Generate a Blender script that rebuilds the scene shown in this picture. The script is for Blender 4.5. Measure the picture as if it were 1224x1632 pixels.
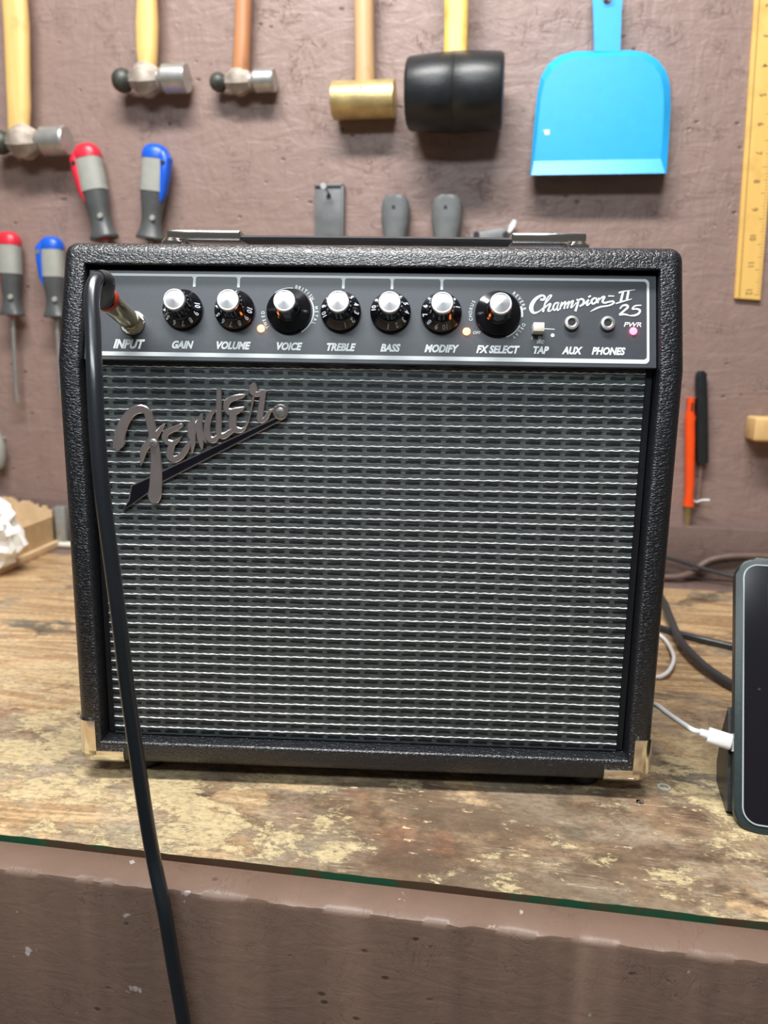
import bpy, bmesh, math, random
from math import sin, cos, pi, radians, sqrt, atan2
from mathutils import Vector, Matrix, Euler, noise
random.seed(7)
for o in list(bpy.data.objects): bpy.data.objects.remove(o)
scene = bpy.context.scene
C = scene.collection
# ------------------------------------------------------------------ camera
CAM = Vector((0.0903, -0.5050, 0.3052)); FPX = 1232.15
CR = Vector((0.9882, 0.1522, 0.0155)).normalized(); CF = Vector((-0.1465, 0.9705, -0.1915)).normalized()
CU = CR.cross(CF).normalized(); CR = CF.cross(CU).normalized()
cd = bpy.data.cameras.new('camera'); cam = bpy.data.objects.new('camera', cd); C.objects.link(cam)
cam.matrix_world = Matrix(((CR.x, CU.x, -CF.x, CAM.x), (CR.y, CU.y, -CF.y, CAM.y), (CR.z, CU.z, -CF.z, CAM.z), (0, 0, 0, 1)))
cd.sensor_fit = 'HORIZONTAL'; cd.sensor_width = 36; cd.lens = 36 * FPX / 1224; cd.clip_start = 0.01
cd.dof.use_dof = True; cd.dof.focus_distance = 0.50; cd.dof.aperture_fstop = 10.0
scene.camera = cam
# ------------------------------------------------------------------ light
w = bpy.data.worlds.new('world'); scene.world = w; w.use_nodes = True
w.node_tree.nodes['Background'].inputs[0].default_value = (1.0, 0.95, 0.90, 1)
w.node_tree.nodes['Background'].inputs[1].default_value = 0.09
def area(name, loc, aim, sx, sy, power, col):
    l = bpy.data.lights.new(name, 'AREA'); l.shape = 'RECTANGLE'; l.size = sx; l.size_y = sy; l.energy = power; l.color = col
    o = bpy.data.objects.new(name, l); C.objects.link(o); o.location = loc
    o.rotation_euler = (Vector(aim) - Vector(loc)).to_track_quat('-Z', 'Y').to_euler(); return o
area('shop_light', (-0.15, -0.20, 1.62), (-0.15, 0.12, 0.0), 1.05, 0.16, 45.0, (1.0, 0.985, 0.96))
area('shop_light_front', (-0.15, -1.25, 1.42), (-0.10, 0.2, 0.2), 1.2, 0.20, 18.0, (0.86, 0.94, 1.0))
scene.view_settings.view_transform = 'Standard'; scene.view_settings.look = 'None'
scene.view_settings.exposure = 0.0; scene.view_settings.gamma = 1.0
# ------------------------------------------------------------------ helpers
WY = 0.66                                                     # wall face
def ray(px, py): return CF * FPX + CR * (px - 612) - CU * (py - 816)
def W(px, py, d=0.0):                                         # point d in front of the back wall
    v = ray(px, py); return CAM + v * ((WY - d - CAM.y) / v.y)
def BP(px, py, z=0.0):                                        # point at height z over the bench
    v = ray(px, py); return CAM + v * ((z - CAM.z) / v.z)
def YP(px, py, y):
    v = ray(px, py); return CAM + v * ((y - CAM.y) / v.y)
class NT:
    def __init__(s, name):
        s.m = bpy.data.materials.new(name); s.m.use_nodes = True; s.t = s.m.node_tree; s.b = s.t.nodes['Principled BSDF']
        s.tc = None
    def n(s, typ, **k):
        nd = s.t.nodes.new(typ)
        for a, v in k.items(): setattr(nd, a, v)
        return nd
    def put(s, sock, v):
        if isinstance(v, bpy.types.NodeSocket): s.t.links.new(v, sock)
        elif v is not None:
            if isinstance(v, (tuple, list)) and len(v) == 3 and sock.type == 'RGBA': v = (*v, 1)
            sock.default_value = v
    def co(s, scale=(1, 1, 1), rot=(0, 0, 0), loc=(0, 0, 0), vec=None):
        if vec is None:
            if s.tc is None: s.tc = s.n('ShaderNodeTexCoord')
            vec = s.tc.outputs['Object']
        mp = s.n('ShaderNodeMapping'); s.put(mp.inputs['Vector'], vec)
        mp.inputs['Scale'].default_value = scale; mp.inputs['Rotation'].default_value = rot; mp.inputs['Location'].default_value = loc
        return mp.outputs[0]
    def noise(s, vec, scale=5, detail=4, rough=.55, dist=0, out=0):
        nd = s.n('ShaderNodeTexNoise'); s.put(nd.inputs['Vector'], vec); nd.inputs['Scale'].default_value = scale
        nd.inputs['Detail'].default_value = detail; nd.inputs['Roughness'].default_value = rough; nd.inputs['Distortion'].default_value = dist
        return nd.outputs[out]
    def vor(s, vec, scale=5, feature='F1', out=0, rnd=1):
        nd = s.n('ShaderNodeTexVoronoi', feature=feature); s.put(nd.inputs['Vector'], vec); nd.inputs['Scale'].default_value = scale
        nd.inputs['Randomness'].default_value = rnd
        return nd.outputs[out]
    def math(s, op, a, b=None, c=None, clamp=False):
        nd = s.n('ShaderNodeMath', operation=op, use_clamp=clamp); s.put(nd.inputs[0], a)
        if b is not None: s.put(nd.inputs[1], b)
        if c is not None: s.put(nd.inputs[2], c)
        return nd.outputs[0]
    def ss(s, v, a, b, lo=0, hi=1):
        nd = s.n('ShaderNodeMapRange', interpolation_type='SMOOTHSTEP'); s.put(nd.inputs[0], v)
        for i, x in enumerate((a, b, lo, hi)): nd.inputs[i + 1].default_value = x
        return nd.outputs[0]
    def mix(s, f, a, b, mode='MIX'):
        nd = s.n('ShaderNodeMix', data_type='RGBA', blend_type=mode); s.put(nd.inputs[0], f); s.put(nd.inputs[6], a); s.put(nd.inputs[7], b)
        return nd.outputs[2]
    def sep(s, vec=None):
        if vec is None: vec = s.co()
        nd = s.n('ShaderNodeSeparateXYZ'); s.put(nd.inputs[0], vec); return nd.outputs
    def comb(s, x, y, z):
        nd = s.n('ShaderNodeCombineXYZ'); s.put(nd.inputs[0], x); s.put(nd.inputs[1], y); s.put(nd.inputs[2], z); return nd.outputs[0]
    def bump(s, h, dist=.001, strength=1.0, prev=None):
        nd = s.n('ShaderNodeBump'); s.put(nd.inputs['Height'], h); nd.inputs['Distance'].default_value = dist; nd.inputs['Strength'].default_value = strength
        if prev is not None: s.put(nd.inputs['Normal'], prev)
        return nd.outputs[0]
    def set(s, **k):
        names = dict(col='Base Color', rough='Roughness', metal='Metallic', normal='Normal', spec='Specular IOR Level', emit='Emission Color', es='Emission Strength', alpha='Alpha', coat='Coat Weight', sheen='Sheen Weight', trans='Transmission Weight', sub='Subsurface Weight')
        for a, v in k.items(): s.put(s.b.inputs[names[a]], v)
        return s.m
def plain(name, col, rough=.5, metal=0.0, var=.12, bump=.0002, bs=300, spec=.5, **k):
    t = NT(name); nz = t.noise(t.co(), bs * .25, 4); c = t.mix(t.ss(nz, .3, .75), tuple(x * (1 - var) for x in col), tuple(min(1, x * (1 + var)) for x in col))
    return t.set(col=c, rough=rough, metal=metal, spec=spec, normal=t.bump(t.noise(t.co(), bs, 3), bump), **k)

def me(name, verts, faces, m, parent=None, smooth=True, ang=35):
    d = bpy.data.meshes.new(name); d.from_pydata([tuple(v) for v in verts], [], faces); d.update()
    b = bmesh.new(); b.from_mesh(d); bmesh.ops.recalc_face_normals(b, faces=b.faces); b.to_mesh(d); b.free()
    return link(name, d, m, parent, smooth, ang)
def link(name, d, m, parent=None, smooth=True, ang=35):
    ms = m if isinstance(m, list) else [m]
    for x in ms: d.materials.append(x)
    if smooth:
        for p in d.polygons: p.use_smooth = True
        d.set_sharp_from_angle(angle=radians(ang))
    o = bpy.data.objects.new(name, d); C.objects.link(o)
    if parent is not None: o.parent = parent
    return o
class B:                                                      # collects solids into one mesh
    def __init__(s): s.bm = bmesh.new()
    def _add(s, vs, fs, M=None, mi=0):
        v = [s.bm.verts.new(M @ Vector(p) if M else Vector(p)) for p in vs]; out = []
        for f in fs:
            try: q = s.bm.faces.new([v[i] for i in f]); q.material_index = mi; out.append(q)
            except ValueError: pass
        return v, out
    def box(s, lo, hi, M=None, bev=0, seg=2, mi=0):
        (a, b, c), (d, e, f) = lo, hi
        vs = [(a, b, c), (d, b, c), (d, e, c), (a, e, c), (a, b, f), (d, b, f), (d, e, f), (a, e, f)]
        v, fs = s._add(vs, [(0, 3, 2, 1), (4, 5, 6, 7), (0, 1, 5, 4), (1, 2, 6, 5), (2, 3, 7, 6), (3, 0, 4, 7)], M, mi)
        if bev: bmesh.ops.bevel(s.bm, geom=list({e for q in fs for e in q.edges}), offset=bev, segments=seg, affect='EDGES', profile=.5)
        return s
    def lathe(s, prof, M=None, n=32, mi=0, sq=(1, 1)):         # profile of (radius, height) about z
        vs = []; fs = []; k = len(prof)
        for r, h in prof:
            for i in range(n): a = 2 * pi * i / n; vs.append((r * cos(a) * sq[0], r * sin(a) * sq[1], h))
        for j in range(k - 1):
            for i in range(n): fs.append((j * n + i, j * n + (i + 1) % n, (j + 1) * n + (i + 1) % n, (j + 1) * n + i))
        fs.append(tuple(range(n))[::-1]); fs.append(tuple((k - 1) * n + i for i in range(n)))
        s._add(vs, fs, M, mi); return s
    def loft(s, secs, n=24, M=None, mi=0, p=2.0):              # sections (cx,cy,cz, half width x, half width y) along z
        vs = []; fs = []; k = len(secs)
        for cx, cy, cz, a, b in secs:
            for i in range(n):
                t = 2 * pi * i / n; ct, st = cos(t), sin(t)
                vs.append((cx + a * math.copysign(abs(ct) ** (2 / p), ct), cy + b * math.copysign(abs(st) ** (2 / p), st), cz))
        for j in range(k - 1):
            for i in range(n): fs.append((j * n + i, j * n + (i + 1) % n, (j + 1) * n + (i + 1) % n, (j + 1) * n + i))
        fs.append(tuple(range(n))[::-1]); fs.append(tuple((k - 1) * n + i for i in range(n)))
        s._add(vs, fs, M, mi); return s
    def tube(s, pts, r, n=12, M=None, mi=0):
        pts = [Vector(p) for p in pts]; rs = r if isinstance(r, (list, tuple)) else [r] * len(pts)
        vs = []; fs = []; up = None
        for i, p in enumerate(pts):
            t = (pts[min(i + 1, len(pts) - 1)] - pts[max(i - 1, 0)]).normalized()
            if up is None: up = t.orthogonal().normalized()
            up = (up - t * up.dot(t)).normalized(); sd = t.cross(up)
            for k in range(n): a = 2 * pi * k / n; vs.append(p + (up * cos(a) + sd * sin(a)) * rs[i])
        for i in range(len(pts) - 1):
            for k in range(n): fs.append((i * n + k, i * n + (k + 1) % n, (i + 1) * n + (k + 1) % n, (i + 1) * n + k))
        fs.append(tuple(range(n))[::-1]); fs.append(tuple((len(pts) - 1) * n + k for k in range(n)))
        s._add(vs, fs, M, mi); return s
    def prism(s, poly, z0, z1, M=None, mi=0, bev=0, inset_top=None):   # polygon in xy, extruded along z
        n = len(poly); vs = [(x, y, z0) for x, y in poly] + [(x, y, z1) for x, y in poly]
        fs = [tuple(range(n))[::-1], tuple(range(n, 2 * n))] + [(i, (i + 1) % n, (i + 1) % n + n, i + n) for i in range(n)]
        v, q = s._add(vs, fs, M, mi)
        if bev: bmesh.ops.bevel(s.bm, geom=list(q[1].edges), offset=bev, segments=2, affect='EDGES', profile=.5)
        return s
    def ribbon(s, st, z0, z1, M=None, mi=0, sub=5, k=1.0, edge=.0, mie=None):   # brush stroke of varying width with round ends
        P = cat([Vector((x, y, w)) for x, y, w in st], sub)
        L = []; R = []
        for i, p in enumerate(P):
            t = (P[min(i + 1, len(P) - 1)] - P[max(i - 1, 0)]); t = Vector((t.x, t.y)).normalized(); nn = Vector((-t.y, t.x)); hw = max(p.z * k, 1e-5) / 2
            L.append(Vector((p.x, p.y)) + nn * hw); R.append(Vector((p.x, p.y)) - nn * hw)
        vs = []; fs = []; n = len(P)
        for lst, ins, z in ((0, 0, z0), (0, 0, z1 - edge), (0, 1, z1)):
            for i in range(n):
                c = (L[i] + R[i]) / 2; f = 1.0
                if ins and edge: f = max(0.2, 1 - edge / max((L[i] - c).length, 1e-6))
                for q in (L[i], R[i]): g = c + (q - c) * f; vs.append((g.x, g.y, z))
        o = 2 * n
        for i in range(n - 1):
            a = 2 * i
            fs.append((a, a + 1, a + 3, a + 2)); fs.append((2 * o + a, 2 * o + a + 2, 2 * o + a + 3, 2 * o + a + 1))
            for q in (0, o): fs.append((q + a, q + a + 2, q + o + a + 2, q + o + a)); fs.append((q + a + 1, q + o + a + 1, q + o + a + 3, q + a + 3))
        for q in (0, o):
            fs.append((q, q + 1, q + o + 1, q + o)[::-1]); e = 2 * (n - 1); fs.append((q + e, q + e + 1, q + o + e + 1, q + o + e))
        v, qs = s._add(vs, fs, M, mi)
        if mie is not None:
            for f_ in qs: f_.normal_update()
            for f_ in qs:
                if abs(f_.normal.z) < .999 or min(x.co.z for x in f_.verts) < z1 - edge * 1.01: f_.material_index = mie
        return s
    def build(s, name, m, parent=None, smooth=True, ang=35, recalc=True):
        if recalc: bmesh.ops.recalc_face_normals(s.bm, faces=s.bm.faces)
        d = bpy.data.meshes.new(name); s.bm.to_mesh(d); s.bm.free()
        return link(name, d, m, parent, smooth, ang)
def cat(P, sub=6):                                            # Catmull-Rom
    P = [Vector(p) for p in P]; out = []
    for i in range(len(P) - 1):
        p0 = P[max(i - 1, 0)]; p1 = P[i]; p2 = P[i + 1]; p3 = P[min(i + 2, len(P) - 1)]
        for k in range(sub):
            t = k / sub; out.append(.5 * ((2 * p1) + (p2 - p0) * t + (2 * p0 - 5 * p1 + 4 * p2 - p3) * t * t + (3 * p1 - p0 - 3 * p2 + p3) * t ** 3))
    out.append(P[-1]); return out
def T(x, y, z): return Matrix.Translation((x, y, z))
def RX(a): return Matrix.Rotation(a, 4, 'X')
def RY(a): return Matrix.Rotation(a, 4, 'Y')
def RZ(a): return Matrix.Rotation(a, 4, 'Z')
def S(x, y=None, z=None):
    y = x if y is None else y; z = x if z is None else z
    return Matrix.Diagonal((x, y, z, 1))
def tag(o, label=None, cat_=None, group=None, kind=None):
    if label: o['label'] = label
    if cat_: o['category'] = cat_
    if group: o['group'] = group
    if kind: o['kind'] = kind
    return o
def empty(name, loc=(0, 0, 0), rz=0, label=None, cat_=None, group=None):
    o = bpy.data.objects.new(name, None); C.objects.link(o); o.location = loc; o.rotation_euler = (0, 0, rz); o.empty_display_size = .02
    return tag(o, label, cat_, group)
_tc = {}
def glyph(txt, bold=0.012, shear=0.25):
    key = (txt, bold, shear)
    if key not in _tc:
        cu = bpy.data.curves.new('t', 'FONT'); cu.body = txt; cu.size = 1; cu.offset = bold; cu.shear = shear; cu.align_x = 'CENTER'; cu.resolution_u = 3
        o = bpy.data.objects.new('t', cu); C.objects.link(o); bpy.context.view_layer.update()
        d = bpy.data.meshes.new_from_object(o.evaluated_get(bpy.context.evaluated_depsgraph_get()))
        _tc[key] = ([v.co.copy() for v in d.vertices], [tuple(p.vertices) for p in d.polygons])
        bpy.data.objects.remove(o); bpy.data.curves.remove(cu); bpy.data.meshes.remove(d)
    return _tc[key]
def text(b, txt, M, h, bold=.012, shear=.25, wx=1.0):          # cap height h, centred on M origin
    vs, fs = glyph(txt, bold, shear); sc = h / .70
    b._add([M @ Vector((v.x * sc * wx, (v.y - .35) * sc, 0)) for v in vs], fs)
# ------------------------------------------------------------------ materials
def paint(name, base, chips=0.0, scale=1.0, rough=.42, flow=(1, 1, 1), bs=.5):
    t = NT(name); v = t.co(flow)
    flk = t.co((9 * scale, 9 * scale, 26 * scale), (0, .5, .2)); flk2 = t.co((24 * scale, 9 * scale, 9 * scale), (0, .75, 0))
    n1 = t.noise(flk, 1.6, 5, .6, 1.2); n2 = t.noise(flk2, 1.4, 5, .6, 1.4)
    grain = t.noise(v, 160 * scale, 4, .6); broad = t.noise(v, 5 * scale, 3, .5)
    # strand edges pressed into the board: thin ridges where stretched noise crosses a level
    r1 = t.ss(t.math('ABSOLUTE', t.math('SUBTRACT', n1, .5)), 0, .014, 1, 0); r2 = t.ss(t.math('ABSOLUTE', t.math('SUBTRACT', n2, .47)), 0, .012, 1, 0)
    msk = t.ss(t.noise(v, 21 * scale, 3), .51, .66)
    r3 = t.ss(t.math('ABSOLUTE', t.math('SUBTRACT', t.noise(t.co((40 * scale, 9 * scale, 12 * scale), (0, -.6, 0), (3, 1, 2)), 1.2, 3, .5, .8), .5)), 0, .012, 1, 0)
    rid = t.math('MULTIPLY', t.math('MAXIMUM', t.math('MAXIMUM', r1, r2), r3), msk)
    pit = t.math('MULTIPLY', t.ss(t.vor(t.co((1, 1, 1.6)), 34 * scale), .05, .17, 1, 0), t.ss(t.noise(v, 23 * scale, 2), .50, .58))
    c = t.mix(broad, tuple(x * .90 for x in base), tuple(x * 1.10 for x in base))
    c = t.mix(t.ss(t.noise(v, 38 * scale, 5, .7), .35, .7), tuple(x * .93 for x in base), c)
    c = t.mix(t.math('MULTIPLY', pit, .8), c, (base[0] * .28, base[1] * .25, base[2] * .22))
    c = t.mix(t.math('MULTIPLY', rid, .40), c, tuple(x * .55 for x in base))
    if chips:
        ch = t.ss(t.noise(t.co((1, 1, 1.5)), 24, 5, .62), .735 - chips * .05, .75 - chips * .05); c = t.mix(ch, c, (.62, .42, .20))
        c = t.mix(t.ss(t.noise(t.co(), 60, 4), .70, .74), c, (.42, .36, .33))
    h = t.math('ADD', t.math('MULTIPLY', n1, .5), t.math('MULTIPLY', n2, .5))
    h = t.math('SUBTRACT', h, t.math('MULTIPLY', rid, .30)); h = t.math('SUBTRACT', h, t.math('MULTIPLY', pit, .4)); h = t.math('ADD', h, t.math('MULTIPLY', grain, .07))
    h = t.math('ADD', h, t.math('MULTIPLY', t.noise(v, 55 * scale, 4, .6), .16))
    return t.set(col=c, rough=rough, spec=.45, normal=t.bump(h, .0065 / scale, bs))
PBASE = (.285, .195, .168)
M_wall = paint('brown_wall_paint', PBASE, bs=.52)
M_board = paint('brown_board_paint', (.19, .128, .11), scale=1.2, rough=.5)
M_trim = paint('brown_trim_paint', (.190, .120, .088), chips=1.0, scale=1.6, rough=.46, bs=.22)
def bench_mat():
    t = NT('worn_bench_wood'); v = t.co(); x, y, z = t.sep(v)[:3]
    gr = t.noise(t.co((2.2, 34, 10)), 1.7, 6, .62, .5); gr2 = t.noise(t.co((9, 130, 10)), 1.2, 5, .6)
    cath = t.noise(t.co((1.6, 13, 3)), 1.3, 2, .4, 1.1); ring = t.math('FRACT', t.math('MULTIPLY', cath, 9.0)); ring = t.ss(t.math('ABSOLUTE', t.math('SUBTRACT', ring, .5)), .12, .46)
    wood = t.mix(gr, (.48, .305, .145), (.72, .53, .31)); wood = t.mix(t.math('MULTIPLY', ring, .6), wood, (.25, .13, .056))
    wood = t.mix(t.ss(gr2, .45, .75, 0, .5), wood, (.23, .12, .05))
    big = t.noise(t.co((1.3, 1.9, 1), loc=(.41, .2, 0)), 5.2, 6, .66, .7)
    # decades of grime worked into the front half, heaviest in front of the middle
    front = t.ss(y, .40, -.02); dx_ = t.math('DIVIDE', t.math('SUBTRACT', x, .085), .15); ctr = t.ss(t.math('ABSOLUTE', dx_), 1.25, .25); side = t.ss(x, .10, .30)
    lvl = t.math('ADD', t.math('MULTIPLY', front, .085), t.math('MULTIPLY', t.math('MULTIPLY', ctr, t.ss(y, .10, -.01)), .19)); lvl = t.math('ADD', lvl, t.math('MULTIPLY', side, .05))
    rag = t.noise(t.co((1, 1.6, 1), loc=(1.3, 4.1, 0)), 26, 8, .72, .4); lvl = t.math('ADD', lvl, t.math('MULTIPLY', t.math('SUBTRACT', rag, .5), .38))
    dirt = t.ss(t.math('ADD', big, lvl), .53, .63)
    grime = t.mix(t.ss(t.noise(t.co((1, 1.5, 1)), 21, 8, .7), .36, .62), (.060, .034, .022), (.30, .20, .12)); grime = t.mix(t.ss(t.noise(t.co(loc=(3, 1, 0)), 11, 7, .68), .46, .56), grime, (.33, .265, .185))
    grime = t.mix(t.ss(t.noise(t.co(loc=(7, 2, 0)), 9, 7, .68), .54, .62, 0, .8), grime, (.065, .075, .062))
    grime = t.mix(t.ss(t.noise(t.co(loc=(1, 8, 0)), 9, 6, .66), .58, .66, 0, .55), grime, (.30, .115, .07))
    soot = t.math('MULTIPLY', t.math('MULTIPLY', ctr, t.ss(y, .06, -.03)), t.ss(t.noise(t.co((1, 1.6, 1), loc=(6, 1, 2)), 12, 8, .72), .38, .50)); grime = t.mix(t.math('MULTIPLY', soot, .85), grime, t.mix(t.noise(v, 40, 5, .7), (.030, .024, .020), (.16, .10, .065)))
    c = t.mix(t.math('MULTIPLY', dirt, .92), wood, grime)
    # pale grey-tan scuffing over everything in front
    sc0 = t.ss(t.math('ADD', t.noise(t.co((1, 2.0, 1), loc=(4, 4, 0)), 13, 8, .74), t.math('MULTIPLY', front, .05)), .52, .66); c = t.mix(t.math('MULTIPLY', sc0, t.math('MULTIPLY', t.math('SUBTRACT', front, t.math('MULTIPLY', ctr, .7)), .50)), c, (.48, .40, .29))
    # bare yellow patches with ragged edges where the old finish flaked off
    fl = t.noise(t.co((1, 1.5, 1), loc=(.3, .9, 0)), 19, 9, .76, .2); flb = t.noise(t.co((1, 1.2, 1), loc=(2.3, .9, 0)), 5.2, 2)
    patch = t.math('MULTIPLY', t.ss(t.math('ADD', fl, t.math('MULTIPLY', flb, .60)), .80, .86), t.ss(y, .26, .04))
    c = t.mix(t.math('MULTIPLY', patch, .85), c, t.mix(t.noise(v, 70, 6, .7), (.42, .31, .15), (.76, .63, .38)))
    fine = t.noise(t.co((1, 1.8, 1)), 150, 7, .75); c = t.mix(t.ss(fine, .44, .62, 0, .45), c, (.10, .065, .04))
    sp = t.ss(t.noise(t.co((1, 2, 1), loc=(5, 5, 5)), 75, 5, .7), .62, .70); c = t.mix(t.math('MULTIPLY', sp, .7), c, (.78, .62, .40))
    s1 = t.noise(t.co((3, 60, 1), (0, 0, .9)), 3.0, 3, .5); sc = t.math('MULTIPLY', t.ss(t.math('ABSOLUTE', t.math('SUBTRACT', s1, .5)), 0, .010, 1, 0), t.ss(t.noise(v, 12, 3), .50, .58)); c = t.mix(t.math('MULTIPLY', sc, .6), c, (.66, .54, .38))
    s2 = t.noise(t.co((2, 80, 1), (0, 0, -.35), (1, 2, 3)), 3.0, 3, .5); sc = t.math('MULTIPLY', t.ss(t.math('ABSOLUTE', t.math('SUBTRACT', s2, .5)), 0, .008, 1, 0), t.ss(t.noise(v, 15, 3), .54, .6)); c = t.mix(t.math('MULTIPLY', sc, .6), c, (.07, .045, .03))
    rs = t.math('MULTIPLY', t.ss(t.noise(t.co((1, 2, 1), loc=(9, 9, 0)), 6, 3), .60, .7), t.ss(x, -.15, -.25)); c = t.mix(t.math('MULTIPLY', rs, .7), c, (.42, .10, .075))
    h = t.math('ADD', t.math('MULTIPLY', gr2, .4), t.math('MULTIPLY', fine, .5)); h = t.math('ADD', h, t.math('MULTIPLY', patch, .5))
    return t.set(col=c, rough=t.ss(t.noise(v, 26, 4), .3, .7, .34, .58), spec=.4, normal=t.bump(h, .0012, .7))
M_bench = bench_mat()
def edge_mat():
    t = NT('painted_ply_edge'); n1 = t.noise(t.co((1, 1, 1)), 14, 4, .6)
    return t.set(col=t.mix(t.ss(n1, .47, .56), (.10, .055, .03), (.012, .10, .045)), rough=.6)
M_edge = edge_mat()
def tolex():
    t = NT('black_textured_vinyl'); v = t.co()
    d = t.noise(v, 260, 3, .6, 0, 1)
    wob = t.n('ShaderNodeVectorMath', operation='MULTIPLY_ADD'); t.put(wob.inputs[0], d); wob.inputs[1].default_value = (.0022,) * 3; t.put(wob.inputs[2], v)
    a = t.vor(t.co((1, 1, 2.1), (0, .45, 0), vec=wob.outputs[0]), 250, 'DISTANCE_TO_EDGE'); b = t.vor(t.co((1, 1, 1.7), (0, -.5, .3), vec=wob.outputs[0]), 420, 'DISTANCE_TO_EDGE')
    h = t.math('ADD', t.ss(a, 0, .22, 0, 1), t.ss(b, 0, .25, 0, .40)); h = t.math('ADD', h, t.math('MULTIPLY', t.noise(v, 700, 2), .08))
    return t.set(col=(.006, .0068, .010), rough=.35, spec=.9, normal=t.bump(h, .00030, .62))
M_tolex = tolex()
def grille():
    t = NT('silver_black_grille_cloth'); x, y, z = t.sep()[:3]
    wn = t.noise(t.co((1, 1, 1)), 60, 2); wz = t.noise(t.co((300, 1, 60)), 1, 3)
    zz = t.math('ADD', z, t.math('MULTIPLY', t.math('SUBTRACT', t.noise(t.co((7, 1, 2)), 1, 2), .5), .0022))
    zz = t.math('ADD', zz, t.math('MULTIPLY', t.math('SUBTRACT', wz, .5), .0012))
    rowv = t.math('DIVIDE', zz, .00731); rz = t.math('FRACT', rowv); row = t.math('FLOOR', rowv)
    cx = t.math('DIVIDE', t.math('ADD', x, t.math('MULTIPLY', wn, .0015)), .0134); fx = t.math('FRACT', cx); ci = t.math('FLOOR', cx)
    rn = t.n('ShaderNodeTexWhiteNoise'); t.put(rn.inputs['Vector'], t.comb(ci, row, 0)); rnd = rn.outputs[0]
    def band(v, c0, hw, soft): return t.ss(t.math('ABSOLUTE', t.math('SUBTRACT', v, c0)), hw, hw + soft, 1, 0)
    fib = t.noise(t.co((90, 1, 2600), (0, .06, 0)), 1, 3, .6); fibv = t.noise(t.co((3800, 1, 300)), 1, 2)
    base = t.mix(t.ss(fib, .38, .62), (.045, .053, .051), (.165, .183, .178)); base = t.mix(t.ss(fibv, .5, .65, 0, .35), base, (.03, .036, .038))
    dark = t.math('MULTIPLY', band(rz, .50, .10, .08), band(fx, .5, .33, .09)); c = t.mix(t.math('MULTIPLY', dark, .95), base, (.011, .013, .018))
    d2 = t.math('MULTIPLY', band(rz, .78, .05, .05), band(fx, .55, .20, .2)); c = t.mix(t.math('MULTIPLY', d2, .7), c, (.02, .024, .026))
    wv = t.math('ADD', rz, t.math('MULTIPLY', t.math('SINE', t.math('MULTIPLY', fx, 12.566)), .014))
    wb = band(wv, .955, .036, .05); amp = t.math('MAXIMUM', t.math('MULTIPLY', band(fx, .42, .12, .12), t.math('ADD', t.math('MULTIPLY', rnd, .7), .3)), t.math('MULTIPLY', band(fx, .74, .13, .1), t.math('ADD', t.math('MULTIPLY', rnd, .5), .5)))
    amp = t.math('ADD', t.math('MULTIPLY', amp, .62), .38)
    c = t.mix(t.math('MULTIPLY', t.math('MULTIPLY', wb, amp), .5), c, (.60, .65, .64))
    h = t.math('ADD', t.math('MULTIPLY', wb, 1.0), t.math('MULTIPLY', fib, .5)); h = t.math('SUBTRACT', h, dark)
    return t.set(col=c, rough=.55, spec=.3, normal=t.bump(h, .0006, .6))
M_grille = grille()
M_silver = plain('silver_strand', (.93, .96, .95), .42, .25, var=.04, bump=0)
M_matblack = plain('black_baffle', (.012, .012, .014), .6)
M_panel = plain('panel_charcoal', (.046, .052, .062), .42, var=.05, bump=.00004, bs=900, spec=.55)
M_white = plain('white_print', (.80, .84, .85), .5, var=.02, bump=0)
M_line = plain('silver_line_print', (.70, .74, .74), .4, var=.02, bump=0)
M_knob = plain('knob_gloss_black', (.006, .006, .008), .16, var=.05, bump=0, spec=.6)
M_num = plain('knob_numerals', (.75, .80, .88), .5, var=.02, bump=0)
def spun(name, col, rough=.18):
    t = NT(name); x, y, z = t.sep()[:3]; r = t.math('SQRT', t.math('ADD', t.math('MULTIPLY', x, x), t.math('MULTIPLY', y, y)))
    return t.set(col=col, metal=1.0, rough=rough, normal=t.bump(t.math('SINE', t.math('MULTIPLY', r, 9000)), .00003, .4))
M_cap = spun('spun_aluminium', (.92, .91, .92), .30)
M_chrome = plain('chrome', (.86, .83, .78), .12, 1.0, var=.03, bump=.00002)
M_nickel = plain('nickel', (.82, .78, .66), .16, 1.0, var=.03, bump=.00002)
M_steel = plain('steel', (.50, .49, .47), .36, .75, var=.1, bump=.0001)
M_rustst = plain('aged_hammer_steel', (.44, .37, .31), .55, .15, var=.35, bump=.0004, bs=160)
M_darkst = plain('dark_green_enamel', (.060, .066, .054), .45, .2, var=.3, bump=.0003)
M_badge = plain('pewter_badge', (.42, .36, .35), .34, .6, var=.05, bump=.00002)
M_badge_e = plain('badge_edge', (.66, .60, .58), .25, .9, var=.04, bump=0)  # paler metal paints an edge highlight on the letter bevels; also the stripe's silver outline
M_badgeblk = plain('badge_black', (.008, .008, .014), .22, var=.02, bump=0)
M_rubber = plain('black_rubber', (.014, .016, .018), .38, var=.15, bump=.0002)
M_cable = plain('black_cable_jacket', (.014, .018, .023), .26, var=.06, bump=.00003, spec=.9)
M_cable2 = plain('grey_black_cable', (.035, .037, .040), .42, var=.06, bump=.00005)
M_brncable = plain('painted_brown_cable', (.15, .095, .078), .5)
M_whitepl = plain('white_plastic', (.78, .77, .76), .38, var=.03, bump=.00005)
M_cream = plain('cream_plastic', (.72, .68, .58), .4, var=.03, bump=0)
M_red = plain('red_plastic', (.62, .022, .045), .35, var=.05, bump=.0001)
M_blue = plain('blue_plastic', (.010, .10, .60), .33, var=.05, bump=.0001)
M_gripgrey = plain('grey_rubber_grip', (.33, .335, .30), .6, var=.05, bump=.0002)
M_gripdark = plain('dark_rubber_grip', (.075, .080, .080), .42, var=.08, bump=.0002)
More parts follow.
